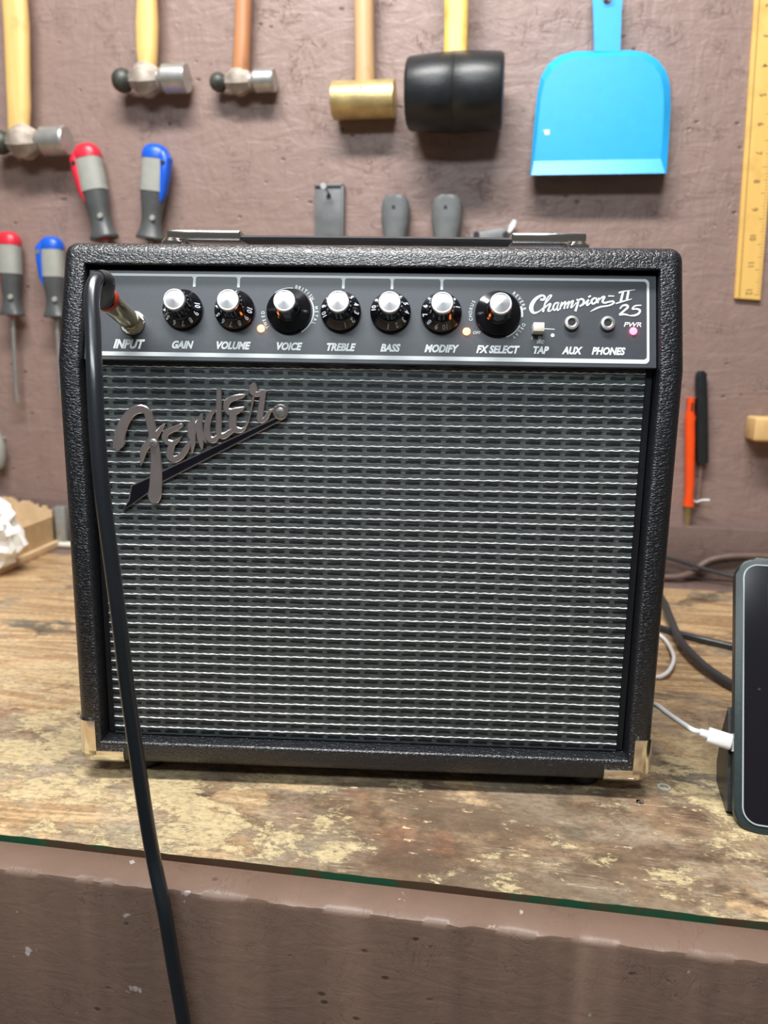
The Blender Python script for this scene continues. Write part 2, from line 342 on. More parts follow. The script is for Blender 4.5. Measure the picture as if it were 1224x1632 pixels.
M_filegrip = plain('grey_handle_plastic', (.135, .142, .145), .42, var=.1, bump=.0002)
M_orange = plain('orange_plastic', (.90, .085, .010), .36, var=.04, bump=.0001)
M_cyan = plain('blue_dustpan_plastic', (.022, .40, .84), .34, var=.03, bump=.0001)
def woodm(name, a, b_, rough=.4, sc=1.0):
    t = NT(name); g = t.noise(t.co((70 * sc, 70 * sc, 6 * sc)), 1.5, 5, .6, .4); n2 = t.noise(t.co(), 22, 3)
    c = t.mix(g, a, b_); c = t.mix(t.ss(n2, .52, .72, 0, .45), c, tuple(x * .55 for x in a))
    return t.set(col=c, rough=rough, normal=t.bump(g, .0004, .5))
M_hw1 = woodm('ash_handle_wood', (.66, .40, .12), (.84, .60, .24)); M_hw2 = woodm('red_handle_wood', (.40, .16, .07), (.56, .26, .12)); M_hw3 = woodm('tan_handle_wood', (.52, .31, .15), (.68, .45, .24)); M_hw4 = woodm('lacquered_yellow_wood', (.80, .46, .08), (.90, .62, .20), .25)
M_ruler = woodm('yellow_ruler_wood', (.72, .42, .10), (.86, .56, .18), .4, .6); M_peg = woodm('pale_peg_wood', (.60, .36, .13), (.80, .55, .25), .6)
M_ink = plain('ruler_ink', (.10, .055, .02), .6, bump=0)
M_brass = plain('worn_brass', (.62, .48, .22), .42, .65, var=.18, bump=.0003, bs=200)
M_brass2 = plain('gold_plug_shell', (.55, .47, .28), .2, .9, var=.08, bump=.00005)
M_redring = plain('red_ring_plastic', (.45, .035, .012), .35, bump=0)
M_card = plain('corrugated_cardboard', (.56, .38, .20), .75, var=.1, bump=.0003)
M_cardin = plain('cardboard_inside', (.68, .49, .29), .75, var=.08, bump=.0003)
def bagm():
    t = NT('white_film_bag'); return t.set(col=(.84, .84, .80), rough=.38, spec=.5, sub=.0, normal=t.bump(t.noise(t.co(), 30, 3, .6), .001, .4))
M_bag = bagm()
M_case = plain('dark_green_case', (.022, .036, .036), .38, var=.08, bump=.0001)
M_bezel = plain('black_bezel', (.010, .009, .012), .12, var=.03, bump=0, spec=.5)
def screenm():
    t = NT('tablet_screen'); n1 = t.noise(t.co(), 30, 4)
    return t.set(col=(.022, .014, .014), rough=t.ss(n1, .3, .7, .10, .2), spec=.5)
M_screen = screenm()
def protector():
    t = NT('screen_edge_highlight'); return t.set(col=(.42, .48, .50), rough=.12, spec=.8)  # opaque pale colour paints the highlight along the protector's edge
M_prot = protector()
def led(name, col, s):
    t = NT(name); return t.set(col=(.2, .05, .02), rough=.3, emit=(*col, 1), es=s)
M_ledo = led('amber_led_lens', (1.0, .20, .03), 26); M_ledr = led('red_led_lens', (1.0, .03, .09), 24)
# ------------------------------------------------------------------ setting
b = B(); b.box((-2.2, WY, -.9), (2.2, WY + .03, 1.75)); wall = tag(b.build('wall_back', M_wall, smooth=False), kind='structure')
b = B(); b.box((-2.2, -2.4, -.93), (2.2, WY + .03, -.9)); tag(b.build('floor', plain('concrete_floor', (.06, .055, .05), .7), smooth=False), kind='structure')
b = B(); b.box((-2.0, WY - .022, .0), (2.0, WY, .0775), bev=.0015); tag(b.build('trim_1', M_board), kind='structure')
# a small lump of paint on the batten
# ------------------------------------------------------------------ workbench
wb = empty('workbench', (0, 0, -.9), 0, 'worn wooden workbench with brown painted front board holding the amplifier', 'workbench')
def jit_board(x0, x1, y0, y1, z0, z1, n, amp, seed, bev=.003):
    b = B(); vs = []; fs = []; rnd = random.Random(seed)
    prof = [(y0, z0), (y0, z1 - bev * 1.3), (y0 + bev * .35, z1 - bev * .35), (y0 + bev * 1.5, z1), (y1 - bev, z1), (y1, z1 - bev), (y1, z0)]
    for i in range(n + 1):
        x = x0 + (x1 - x0) * i / n; w1 = noise.noise(Vector((x * 30, seed, 0))) * amp + noise.noise(Vector((x * 120, seed, 3))) * amp * .5; w2 = noise.noise(Vector((x * 40, seed, 7))) * amp * .7
        for k, (y, z) in enumerate(prof):
            dy = w1 if k in (2, 3) else (w1 * .6 if k == 1 else 0); dz = (w2 if k in (1, 2) else 0) - (.9 if k in (2, 3) else 0) * abs(w1) * .5
            vs.append((x, y + dy, z + dz))
    k = len(prof)
    for i in range(n):
        for j in range(k): fs.append((i * k + j, i * k + (j + 1) % k, (i + 1) * k + (j + 1) % k, (i + 1) * k + j))
    fs.append(tuple(range(k))); fs.append(tuple(n * k + j for j in range(k)))
    b._add(vs, fs); return b
b = B(); vs = []; fs = []; n = 500
for i in range(n + 1):
    x = -1.35 + 2.45 * i / n; e = noise.noise(Vector((x * 25, 2, 0))) * .0012 + noise.noise(Vector((x * 110, 2, 4))) * .0007
    vs += [(x, -.0950 + e, .9), (x, -.0950 + e * .3, .882), (x, .5825, .882), (x, .5825, .9)]
for i in range(n):
    for j in range(4): fs.append((4 * i + j, 4 * i + (j + 1) % 4, 4 * i + 4 + (j + 1) % 4, 4 * i + 4 + j))
fs += [(0, 1, 2, 3), (4 * n, 4 * n + 1, 4 * n + 2, 4 * n + 3)]
b._add(vs, fs); top = b.build('tabletop', [M_bench, M_edge], wb, smooth=False)
for p in top.data.polygons:
    if p.normal.y < -.7: p.material_index = 1
jit_board(-1.35, 1.10, -.1245, -.0965,   .60, .8983, 900, .0022, 5).build('front_board', M_trim, wb, ang=50)
jit_board(-1.35, 1.10, .5835, WY - .0225, .88, .9, 300, .0008, 9, .0015).build('rear_plank', M_board, wb, ang=50)
for x in (-1.28, 1.0):
    for y in (-.09, .54):
        b = B(); b.box((x, y, 0), (x + .09, y + .06, .881), bev=.004); b.build('leg', M_board, wb)
b = B(); p = BP(1058, 1256); p2 = BP(1020, 1278)
LOGO= [[[-168.09,243.47,5.53],[-169.34,245.3,8.54],[-169.46,248.21,8.29],[-168.39,253.51,7.29],[-164.76,261.98,6.53],[-159.39,268.35,5.78],[-153.43,270.64,5.53],[-149.0,268.8,5.28],[-147.14,262.84,5.93],[-145.85,255.53,5.63],[-144.89,246.59,6.03],[-144.18,238.13,6.78],[-144.35,227.45,8.04],[-145.34,216.66,8.54],[-146.29,210.69,8.94],[-146.67,206.88,6.03],[-146.83,205.51,3.01]],[[-137.1,261.2,0.75],[-139.35,258.28,2.51],[-143.0,253.49,4.02],[-148.04,248.11,4.77],[-152.0,243.27,4.77],[-153.9,236.86,3.01],[-154.93,231.76,0.6]],[[-124.64,260.92,1.51],[-126.27,259.84,3.01],[-131.14,257.39,3.62],[-135.47,255.21,4.02],[-137.46,252.02,4.27],[-135.73,248.63,4.02],[-131.49,247.92,3.52],[-128.21,250.1,2.01],[-125.72,252.78,0.5]],[[-132.02,247.91,4.02],[-134.09,242.58,4.77],[-134.23,238.87,5.02],[-131.36,236.8,4.77],[-126.47,239.03,4.02],[-122.54,244.41,3.77],[-120.0,248.68,3.01]],[[-117.79,265.73,1.51],[-117.94,261.04,4.52],[-118.68,254.74,5.53],[-118.07,248.97,3.77],[-119.12,241.03,1.0]],[[-111.1,268.45,1.51],[-112.83,263.74,3.52],[-116.75,256.88,4.02],[-118.5,252.12,2.51]],[[-112.22,266.35,2.01],[-112.96,259.56,4.02],[-113.15,253.28,4.27],[-112.5,248.56,3.52],[-112.11,243.82,1.0]],[[-112.24,256.96,3.01],[-110.54,251.75,3.01],[-108.51,248.64,1.0]],[[-102.08,270.69,2.01],[-105.33,267.52,3.01],[-107.48,262.28,4.02],[-107.86,256.53,4.27],[-106.57,251.57,4.52],[-103.14,250.85,4.02],[-100.68,253.52,2.51]],[[-98.53,285.94,1.76],[-99.13,283.11,3.27],[-99.5,272.81,3.92],[-99.87,262.42,4.02],[-99.84,255.11,4.27],[-96.71,253.34,4.02],[-92.95,255.77,3.52],[-89.73,257.92,3.01]],[[-80.81,281.69,0.65],[-83.09,280.76,2.61],[-87.19,279.79,3.48],[-91.77,277.93,3.92],[-94.11,275.21,4.14],[-94.2,271.63,4.14],[-91.51,269.66,4.79],[-87.39,270.63,4.35],[-83.71,272.27,2.61],[-81.64,273.42,0.65]],[[-89.69,269.47,4.79],[-90.25,264.51,5.23],[-90.35,260.0,5.23],[-87.66,257.79,4.35],[-84.0,257.86,3.05],[-81.2,260.63,1.52],[-78.58,266.98,1.13],[-77.1,273.73,1.22],[-75.85,280.44,1.57]],[[-74.56,289.55,2.18],[-75.51,287.1,5.23],[-75.78,284.21,5.88],[-74.46,282.24,3.92],[-71.74,282.29,3.48],[-69.02,283.0,3.92]],[[-66.96,284.59,0.87],[-69.03,282.33,3.48],[-70.25,276.08,3.7],[-71.25,269.81,4.14],[-71.55,265.31,4.35],[-69.52,264.45,3.05],[-66.98,266.75,3.05],[-64.2,271.28,1.74],[-61.01,272.46,0.65]]]
SWOOSH= [(-162.6, 217.88), (-60.17, 267.08), (-55.44, 265.61), (-57.93, 263.95), (-140.62, 220.27), (-150.65, 212.46), (-169.78, 199.25), (-164.93, 207.38)]
RING= (-57.41, 270.51) 

SCREW= (-145.28, 247.54)
SCRIPT= [[[113.95,47.19,1.49],[116.07,47.22,1.49],[116.81,48.96,1.34],[115.74,49.89,1.25],[113.62,49.48,1.64],[110.61,47.15,2.23],[108.52,43.82,2.68],[108.1,40.68,2.74],[109.34,38.35,1.79],[111.31,38.22,1.13],[113.72,39.5,0.74],[115.52,41.25,0.6]],[[115.52,41.09,0.45],[117.91,45.2,0.74],[120.6,48.69,0.89],[121.2,50.11,0.89],[119.99,49.94,0.83],[118.19,47.72,0.95],[117.01,43.94,1.25],[115.7,38.75,1.43]],[[116.44,40.79,0.6],[118.83,43.49,0.89],[120.64,44.3,1.25],[119.76,41.78,1.25],[119.17,39.58,1.13],[120.69,39.6,0.77],[122.18,41.18,0.6]],[[125.48,45.3,0.89],[123.52,44.49,1.01],[122.42,41.97,1.13],[123.1,39.94,0.95],[124.6,41.53,0.74],[126.08,45.31,0.89]],[[126.08,45.47,1.13],[125.05,42.16,1.13],[125.37,39.97,0.95],[127.02,41.56,0.6]],[[128.2,45.65,1.07],[127.31,43.13,1.07],[126.88,40.62,1.01]],[[127.32,42.19,0.54],[129.41,45.2,0.89],[130.47,45.52,1.13],[129.44,40.97,1.13]],[[129.73,42.54,0.54],[131.83,45.23,0.83],[132.89,45.77,1.13],[131.41,41.31,1.13]],[[131.85,42.88,0.54],[134.24,46.04,0.83],[135.39,46.31,1.13],[133.97,42.12,1.13],[135.47,42.93,0.6],[137.57,45.46,0.6]],[[137.56,47.18,1.19],[138.77,47.04,1.19],[138.18,43.9,1.31],[136.85,39.5,1.49]],[[138.08,46.34,0.91],[140.65,47.91,1.24],[142.32,46.78,1.38],[141.78,44.48,1.31],[139.57,42.92,1.16]],[[141.78,43.71,0.66],[145.45,47.4,1.09],[144.36,44.89,1.24],[144.73,43.75,1.24],[146.93,45.69,0.66]],[[145.26,49.12,1.24],[146.91,50.21,1.09]],[[149.5,48.79,1.16],[147.48,47.04,1.31],[148.04,44.75,1.24],[150.25,45.93,1.24],[150.61,48.23,1.02],[149.5,48.79,0.73]],[[152.45,48.83,1.24],[151.17,45.17,1.16]],[[151.35,46.13,0.58],[153.92,49.04,0.95],[155.76,49.44,1.38],[154.48,46.56,1.38],[155.78,45.5,1.31],[158.72,46.23,1.16],[161.29,46.57,1.24],[161.66,45.31,1.24],[158.72,43.74,1.02],[153.21,42.72,1.16],[149.53,41.14,1.09],[146.59,39.38,0.29]],[[158.16,50.13,0.8],[162.02,50.1,0.73]],[[164.96,52.24,1.24],[167.9,53.31,0.95],[175.81,54.56,0.22]],[[163.06,45.06,0.8],[167.91,46.65,0.98],[173.6,48.33,0.44]],[[167.9,53.24,1.46],[166.26,46.33,1.46]],[[171.4,53.66,1.46],[170.19,47.14,1.46]],[[165.71,41.55,0.87],[167.55,43.67,1.16],[170.12,44.09,1.38],[170.85,42.76,1.53],[168.65,40.44,1.31],[165.53,37.61,1.16],[168.29,37.96,1.24],[171.22,37.43,0.95]],[[179.73,44.14,0.66],[175.62,43.7,0.95],[173.86,41.58,1.02],[176.35,41.69,1.16],[178.73,40.77,1.38],[177.82,38.47,1.38],[174.88,37.21,1.24],[171.22,37.16,0.51]]]
# ------------------------------------------------------------------ amplifier (local: x right, y back, z up; origin on the bench under the front face)
AMP_RZ = radians(6.14)
amp = empty('guitar_amplifier', (0, 0, 0), AMP_RZ, 'black guitar practice amplifier with silver grille cloth, standing in the middle of the workbench', 'guitar amplifier')
MA = RZ(AMP_RZ)
SL = radians(16); HX = .2065; ZB = .012; ZC = .303; ZT = .381; YT = (ZT - ZC) * math.tan(SL); DEP = .212
OX = .190; OB = .0295; vt = .0655; OT = ZC + vt * cos(SL); OTY = vt * sin(SL)
bm = bmesh.new()
def V(x, y, z): return bm.verts.new((x, y, z))
oL = [V(-HX, 0, ZB), V(-HX, 0, ZC), V(-HX, YT, ZT)]; oR = [V(HX, 0, ZB), V(HX, 0, ZC), V(HX, YT, ZT)]
iL = [V(-OX, 0, OB), V(-OX, 0, ZC), V(-OX, OTY, OT)]; iR = [V(OX, 0, OB), V(OX, 0, ZC), V(OX, OTY, OT)]
D2 = .045
dL = [V(-OX, D2, OB), V(-OX, D2, ZC), V(-OX, D2, OT)]; dR = [V(OX, D2, OB), V(OX, D2, ZC), V(OX, D2, OT)]
bk = [V(-HX, DEP, ZB), V(HX, DEP, ZB), V(HX, DEP, ZT), V(-HX, DEP, ZT)]
F = bm.faces.new
F((oL[0], iL[0], iL[1], oL[1])); F((oL[1], iL[1], iL[2], oL[2])); F((oR[0], oR[1], iR[1], iR[0])); F((oR[1], oR[2], iR[2], iR[1]))
F((oL[0], oR[0], iR[0], iL[0])); F((oL[2], iL[2], iR[2], oR[2]))
F((iL[0], dL[0], dL[1], iL[1])); F((iL[1], dL[1], dL[2], iL[2])); F((iR[0], iR[1], dR[1], dR[0])); F((iR[1], iR[2], dR[2], dR[1]))
F((iL[0], iR[0], dR[0], dL[0])); F((iL[2], dL[2], dR[2], iR[2])); F((dL[0], dL[1], dL[2], dR[2], dR[1], dR[0]))
F((oL[0], oL[1], oL[2], bk[3], bk[0])); F((oR[0], bk[1], bk[2], oR[2], oR[1])); F((oL[2], oR[2], bk[2], bk[3])); F((oL[0], bk[0], bk[1], oR[0])); F(bk)
bmesh.ops.recalc_face_normals(bm, faces=bm.faces)
bm.edges.ensure_lookup_table()
def on(v, lst): return any(v is q for q in lst)
outer = oL + oR + bk
E1 = [e for e in bm.edges if on(e.verts[0], outer) and on(e.verts[1], outer)]
r = bmesh.ops.bevel(bm, geom=E1, offset=.0085, segments=7, affect='EDGES', profile=.5, clamp_overlap=True)
E2 = [e for e in bm.edges if all((abs(abs(v.co.x) - OX) < 1e-5 or abs(v.co.z - OB) < 1e-5 or abs(v.co.z - OT) < 1e-5) and abs(v.co.x) <= OX + 1e-5 and OB - 1e-5 <= v.co.z <= OT + 1e-5 for v in e.verts) and all(v.co.y < OTY + 1e-5 for v in e.verts) and all(abs(v.co.y - (0 if v.co.z <= ZC + 1e-5 else (v.co.z - ZC) * math.tan(SL))) < 1e-4 for v in e.verts)]
E2 = [e for e in E2 if not (abs(e.verts[0].co.z - e.verts[1].co.z) < 1e-6 and abs(e.verts[0].co.z - ZC) < 1e-5)]
bmesh.ops.bevel(bm, geom=E2, offset=.0022, segments=4, affect='EDGES', profile=.5, clamp_overlap=True)
d = bpy.data.meshes.new('cabinet'); bm.to_mesh(d); bm.free(); link('cabinet', d, M_tolex, amp, True, 40)
b = B(); b.box((-OX + .0006, .0150, OB + .0008), (OX - .0006, .0445, ZC - .001)); b.build('speaker_baffle', M_matblack, amp, False)
b = B(); b.box((-.1845, .0125, .0302), (.1845, .0152, .3035), bev=.0008)
# raised silver strands woven through the cloth
rnd = random.Random(11); PZ = .00731; PX = .0134
for r_ in range(5, 42):
    zc = r_ * PZ - .00035
    if not .0312 < zc < .3025: continue
    ph = rnd.uniform(-.0006, .0006); cols = range(-14, 15); pts = []; rs_ = []
    gains = {c_: rnd.uniform(.65, 1.15) for c_ in range(-15, 16)}
    N_ = 296
    for k in range(N_ + 1):
        x = -.1842 + .3684 * k / N_; u = (x + ph) / PX; c_ = math.floor(u); f = u - c_
        b1 = math.exp(-((f - .40) / .13) ** 2) * .75; b2 = math.exp(-((f - .76) / .12) ** 2) * gains[c_]
        g = max(b1, b2); sag = .0009 * noise.noise(Vector((x * 6, zc * 9, 0))) + .00025 * noise.noise(Vector((x * 60, zc * 90, 5)))
        pts.append((x, .01245 - .00035 * g, zc + sag + .00018 * sin((f - .2) * 4 * pi))); rs_.append(.00024 + .00028 * g)
    b.tube(pts, rs_, 7, mi=1)
b.build('grille_cloth', [M_grille, M_silver], amp)
# frame of the control panel
MP = Matrix(((1, 0, 0, 0), (0, sin(SL), -cos(SL), .0065 * cos(SL)), (0, cos(SL), sin(SL), ZC - .0065 * sin(SL)), (0, 0, 0, 1)))
MF = Matrix(((1, 0, 0, 0), (0, 0, -1, .0125), (0, 1, 0, 0), (0, 0, 0, 1)))
b = B(); b.box((-.1895, .0022, -.0030), (.1895, .0645, 0), bev=.0004, seg=1); panel = b.build('control_panel', M_panel, amp); panel.matrix_local = MP
def rr(x0, y0, x1, y1, r, n=6):
    out = []
    for cx, cy, a0 in ((x1 - r, y1 - r, 0), (x0 + r, y1 - r, 90), (x0 + r, y0 + r, 180), (x1 - r, y0 + r, 270)):
        for k in range(n + 1): a = radians(a0 + 90 * k / n); out.append((cx + r * cos(a), cy + r * sin(a)))
    return out
def ringframe(b, o, i, z0, z1):
    n = len(o); vs = [(x, y, z1) for x, y in o] + [(x, y, z1) for x, y in i] + [(x, y, z0) for x, y in o] + [(x, y, z0) for x, y in i]; fs = []
    for k in range(n):
        j = (k + 1) % n; fs += [(k, j, n + j, n + k), (k, 2 * n + k, 2 * n + j, j), (n + k, n + j, 3 * n + j, 3 * n + k)]
    b._add(vs, fs)
KX = [-.1235, -.0885, -.0520, -.0175, .0155, .0490, .0860]; KV = .0368
b = B(); ringframe(b, rr(-.1848, .0050, .1848, .0618, .003), rr(-.1832, .0078, .1832, .0601, .0022), 0, .00025)
for x in (-.1170, -.0870, -.0165, .0160, .0490):
    b.prism([(x - .0025, .0603), (x - .0014, .0597), (x - .0009, .0588), (x - .0009, .0530), (x + .0009, .0530), (x + .0009, .0588), (x + .0014, .0597), (x + .0025, .0603)], 0, .00022)
b.build('border_line', M_line, panel, False)
b = B()
for s, x, h in (('INPUT', -.160, .0058), ('GAIN', -.1235, .0048), ('VOLUME', -.0895, .0048), ('VOICE', -.0520, .0048), ('TREBLE', -.0175, .0048), ('BASS', .0155, .0048), ('MODIFY', .0490, .0048), ('FX SELECT', .0860, .0048), ('TAP', .1140, .0046), ('AUX', .1345, .0046), ('PHONES', .1580, .0046)):
    text(b, s, T(x, .0132, .0002), h, .048, .28, .84)
text(b, 'PWR', T(.1738, .0312, .0002), .0030, .02, .25, 1.25)
b.build('control_lettering', M_white, panel, False, recalc=False)
b = B()
for st in SCRIPT: b.ribbon([(x / 1000, y / 1000, w_ / 1000) for x, y, w_ in st], 0, .00028)
b.build('model_script', M_white, panel, False)
# printed scales round the two selector knobs
def arc(b, cx, cy, r, a0, a1, w_, n=24):
    o = [(cx + r * cos(radians(a0 + (a1 - a0) * k / n)), cy + r * sin(radians(a0 + (a1 - a0) * k / n)), w_) for k in range(n + 1)]; b.ribbon(o, 0, .0002, sub=1)
def arctext(b, s, cx, cy, r, amid, h, sp=9.0):
    n = len(s); a = amid + sp * (n - 1) / 2
    for ch in s: text(b, ch, T(cx, cy, .0002) @ RZ(radians(a - 90)) @ T(0, r, 0), h, .012, 0, .9); a -= sp
b = B()
cx = KX[3 - 1]; arc(b, cx, KV, .0162, 36, -58, .0009); arc(b, cx, KV, .0160, 128, 84, .0009); arctext(b, 'TWEED', cx, KV, .0178, 200, .0022, 8.5); arctext(b, 'BRITISH', cx, KV, .0176, 54, .0024, 7.5); arctext(b, 'METAL', cx, KV, .0182, -8, .0022, 8.5)
cx = KX[6]; arc(b, cx, KV, .0162, 20, -6, .0012); arc(b, cx, KV, .0164, -26, -68, .0009); arctext(b, 'CHORUS', cx, KV, .0178, 172, .0022, 8.0); arctext(b, 'REVERB', cx, KV, .0180, 33, .0024, 8.0); arctext(b, 'DELAY', cx, KV, .0186, -38, .0022, 8.0)
text(b, 'OFF', T(cx - .0135, KV - .0125, .0002), .0020, .012, .2)
arc(b, .1218, .0262, .0001, 0, 1, .0001, 1)
b.ribbon([(.1165, .0275, .0006), (.1235, .0272, .0006)], 0, .0002, sub=1); b.lathe([(.0013, 0), (.0013, .0002)], T(.1222, .0232, 0), 12); b.lathe([(.0015, 0), (.0015, .0002)], T(.1140, .0212, 0), 12)
text(b, '2', T(.1085, .0212, .0002), .0016, 0); text(b, 'SEC', T(.1140, .0186, .0002), .0020, .02)
b.build('scale_marks', M_line, panel, False)
# knobs
def knob(i, x, a1):
    big = a1 is None; R = .0150 if big else .0134
    b = B()
    prof = [(R * .93, .0008), (R, .0012), (R, .0026), (R * .985, .0031), (.0088, .0066), (.0084, .0075), (.0073, .0180), (.0069, .0186)]
    b.lathe(prof, n=56)
    if not big:
        for k in range(18):
            b.box((-.0006, .0070, .0070), (.0006, .0083, .0165), RZ(2 * pi * k / 18))
    kb = b.build('knob', M_knob, amp, ang=30); kb.matrix_local = MP @ T(x, KV, .0003)
    b = B(); b.lathe([(.0070, .0175), (.0072, .0182), (.0072, .0200), (.0067, .0207), (.0062, .0207), (.0060, .0203), (.0005, .0213), (.00002, .0214)], n=48)
    b.build('knob_cap', M_cap, kb, ang=25); kb['label'] = 'black knob with polished metal cap'
    b = B()
    sl = atan2(.0035, R * .985 - .0088)
    if not big:
        for n_ in range(1, 11):
            a = radians(a1 + 30 * (n_ - 1)); text(b, str(n_), RZ(a - pi / 2) @ T(0, .01095, .00505) @ RX(-sl) @ T(0, 0, .0002), .0036, .03, .1, .8)
    else:
        a = radians(40 if i == 6 else 65); b.prism([(-.0013, .0), (.0013, 0), (0, .0022)], 0, .0002, RZ(a - pi / 2) @ T(0, R - .0042, .0046) @ RX(-sl) @ T(0, 0, .0002))
    if i != 2: b.build('numerals' if not big else 'pointer', M_num, kb, False, recalc=False)
    else: b.bm.free()
for i, (x, a1) in enumerate(zip(KX, (100, 85, None, -70, -95, 15, None))): knob(i, x, a1)
# indicator lights, sockets, switch
for x, v_, m_, nm in ((-.0706, .0250, M_ledo, 'glowing amber light'), (.0660, .0250, M_ledo, 'glowing amber light'), (.1745, .0268, M_ledr, 'glowing red light')):
    b = B(); b.lathe([(.0024, 0), (.0024, .0004), (.0021, .0009), (.0014, .0015), (.0003, .0017)], n=24); o = b.build('indicator_light', m_, amp); o.matrix_local = MP @ T(x, v_, 0); o['label'] = nm
for x in (.1343, .1576):
    b = B(); b.lathe([(.0048, 0), (.0048, .0022), (.0044, .0028), (.0030, .0030), (.0023, .0026), (.0021, .0004)], n=32); o = b.build('jack_socket', M_steel, amp); o.matrix_local = MP @ T(x, .0312, 0)
    b = B(); b.lathe([(.0021, .0), (.0021, .0023)], n=20); b.build('socket_hole', M_matblack, o)
b = B(); b.box((-.0036, -.0028, 0), (.0036, .0032, .0075), bev=.0005); o = b.build('tap_button', M_cream, amp); o.matrix_local = MP @ T(.1122, .0262, 0)
b = B(); b.lathe([(.0085, 0), (.0085, .0010), (.0079, .0014)], n=32)
b.lathe([(.0070, .0012), (.0074, .0016), (.0074, .0040), (.0068, .0046), (.0050, .0046)], n=6, M=RZ(.3)); b.lathe([(.0052, .0040), (.0052, .0062), (.0046, .0066)], n=24)
o = b.build('input_jack', M_nickel, amp, ang=25); o.matrix_local = MP @ T(-.1575, .0275, 0)
# name badge on the grille
b = B(); ox, oy = 0, 0
for k, st in enumerate(LOGO): b.ribbon([(x / 1000, y / 1000, w_ / 1000) for x, y, w_ in st], .0010, .0034 + .00003 * (k % 5), edge=.00055, k=1.06, mie=1)
badge = b.build('name_badge', [M_badge, M_badge_e], amp, ang=30); badge.matrix_local = MF; badge['label'] = 'pewter coloured raised script badge'
b = B()
sw = [(x / 1000, y / 1000) for x, y in SWOOSH]; b.prism(sw, .0002, .0024)
b.lathe([(.0052, 0), (.0052, .0036), (.0046, .0040), (.0036, .0040)], T(RING[0] / 1000, RING[1] / 1000, 0), 32)
b.build('badge_stripe_rim', M_badge_e, badge, ang=25)
cxm = sum(p[0] for p in sw) / len(sw); cym = sum(p[1] for p in sw) / len(sw)
def inset(P, dd):
    n = len(P); ar = sum(P[i][0] * P[(i + 1) % n][1] - P[(i + 1) % n][0] * P[i][1] for i in range(n)); sg = 1 if ar > 0 else -1; out = []
    for i in range(n):
        a, p, c = Vector(P[i - 1]), Vector(P[i]), Vector(P[(i + 1) % n]); e1 = (p - a).normalized(); e2 = (c - p).normalized()
        n1 = Vector((-e1.y, e1.x)) * sg; n2 = Vector((-e2.y, e2.x)) * sg; m_ = (n1 + n2); k = dd / max(.35, (1 + n1.dot(n2))); out.append(tuple(p + m_ * k))
    return out
b = B(); b.prism(inset(sw, .00085), .0010, .00255); b.build('badge_stripe', M_badgeblk, badge, False)
for (sx, sy), z in ((SCREW, .0036), (RING, .0040)):
    b = B(); b.lathe([(.0030, z - .001), (.0030, z), (.0024, z + .0008), (.0010, z + .0011), (.0009, z + .0004), (.0001, z + .0004)], T(sx / 1000, sy / 1000, 0), 20); b.build('badge_screw', M_steel, badge)
# corner guards, feet, handle
def bevbox(b, lo, hi, off, pred, seg=5):
    n0 = set(b.bm.edges); b.box(lo, hi); es = [e for e in b.bm.edges if e not in n0 and pred(*[v.co for v in e.verts])]
    bmesh.ops.bevel(b.bm, geom=es, offset=off, segments=seg, affect='EDGES', profile=.5)
for sx in (-1, 1):
    for yb in (0, 1):
        b = B(); Y0, Y1 = (-.0012, .030) if not yb else (DEP - .030, DEP + .0012); Yo = Y0 if not yb else Y1; X1 = sx * (HX + .0012)
        def pr(p, q): return sum((abs(p.x - X1) < 1e-5 and abs(q.x - X1) < 1e-5, abs(p.y - Yo) < 1e-5 and abs(q.y - Yo) < 1e-5, abs(p.z - .0108) < 1e-5 and abs(q.z - .0108) < 1e-5)) >= 2
        a, c = sorted((sx * .1935, X1)); bevbox(b, (a, Y0, .0108), (c, Y1, .0460), .0092, pr)
        a, c = sorted((sx * .1735, X1)); bevbox(b, (a, Y0, .0108), (c, Y1, .0228), .0092, pr)
        g = b.build('corner_guard', M_nickel, amp, ang=40); g['label'] = 'shiny metal corner guard'
for x in (-.165, .165):
    for y in (.030, DEP - .035):
        b = B(); b.lathe([(.0125, 0), (.0135, .002), (.0120, .0122)], T(x, y, 0), 28); b.build('foot', M_rubber, amp)
b = B(); pts = [(-.135, .105, .3935), (-.10, .105, .3942), (-.05, .105, .3944), (.05, .105, .3944), (.10, .105, .3942), (.135, .105, .3935)]
P = cat(pts, 6)
vs = []; fs = []
for p in P:
    for dy, dz in ((-.012, -.0012), (-.0125, .0008), (-.009, .0026), (.009, .0026), (.0125, .0008), (.012, -.0012)): vs.append((p.x, p.y + dy, p.z + dz))
n = len(P)
for i in range(n - 1):
    for j in range(6): fs.append((6 * i + j, 6 * i + (j + 1) % 6, 6 * i + 6 + (j + 1) % 6, 6 * i + 6 + j))
fs += [tuple(range(6)), tuple(6 * (n - 1) + j for j in range(6))]
b._add(vs, fs); hd = b.build('carry_handle', M_cable2, amp)
for sx, x0, x1 in ((-1, -.1570, -.1005), (1, .1010, .1560)):
    b = B(); b.box((x0, .090, .3920), (x1, .120, .3998), bev=.0018, seg=3)
    xe = x0 + .008 if sx < 0 else x1 - .008
    b.box((xe - .006, .093, ZT - .0005), (xe + .006, .117, .393), bev=.001); g = b.build('handle_end', M_chrome, hd); g['label'] = 'chrome handle end cap'
    b = B(); b.lathe([(.0075, ZT - .0003), (.0072, .3900), (.005, .3925)], T(xe + sx * .002, .084, 0), 20); b.build('handle_screw', M_chrome, hd)
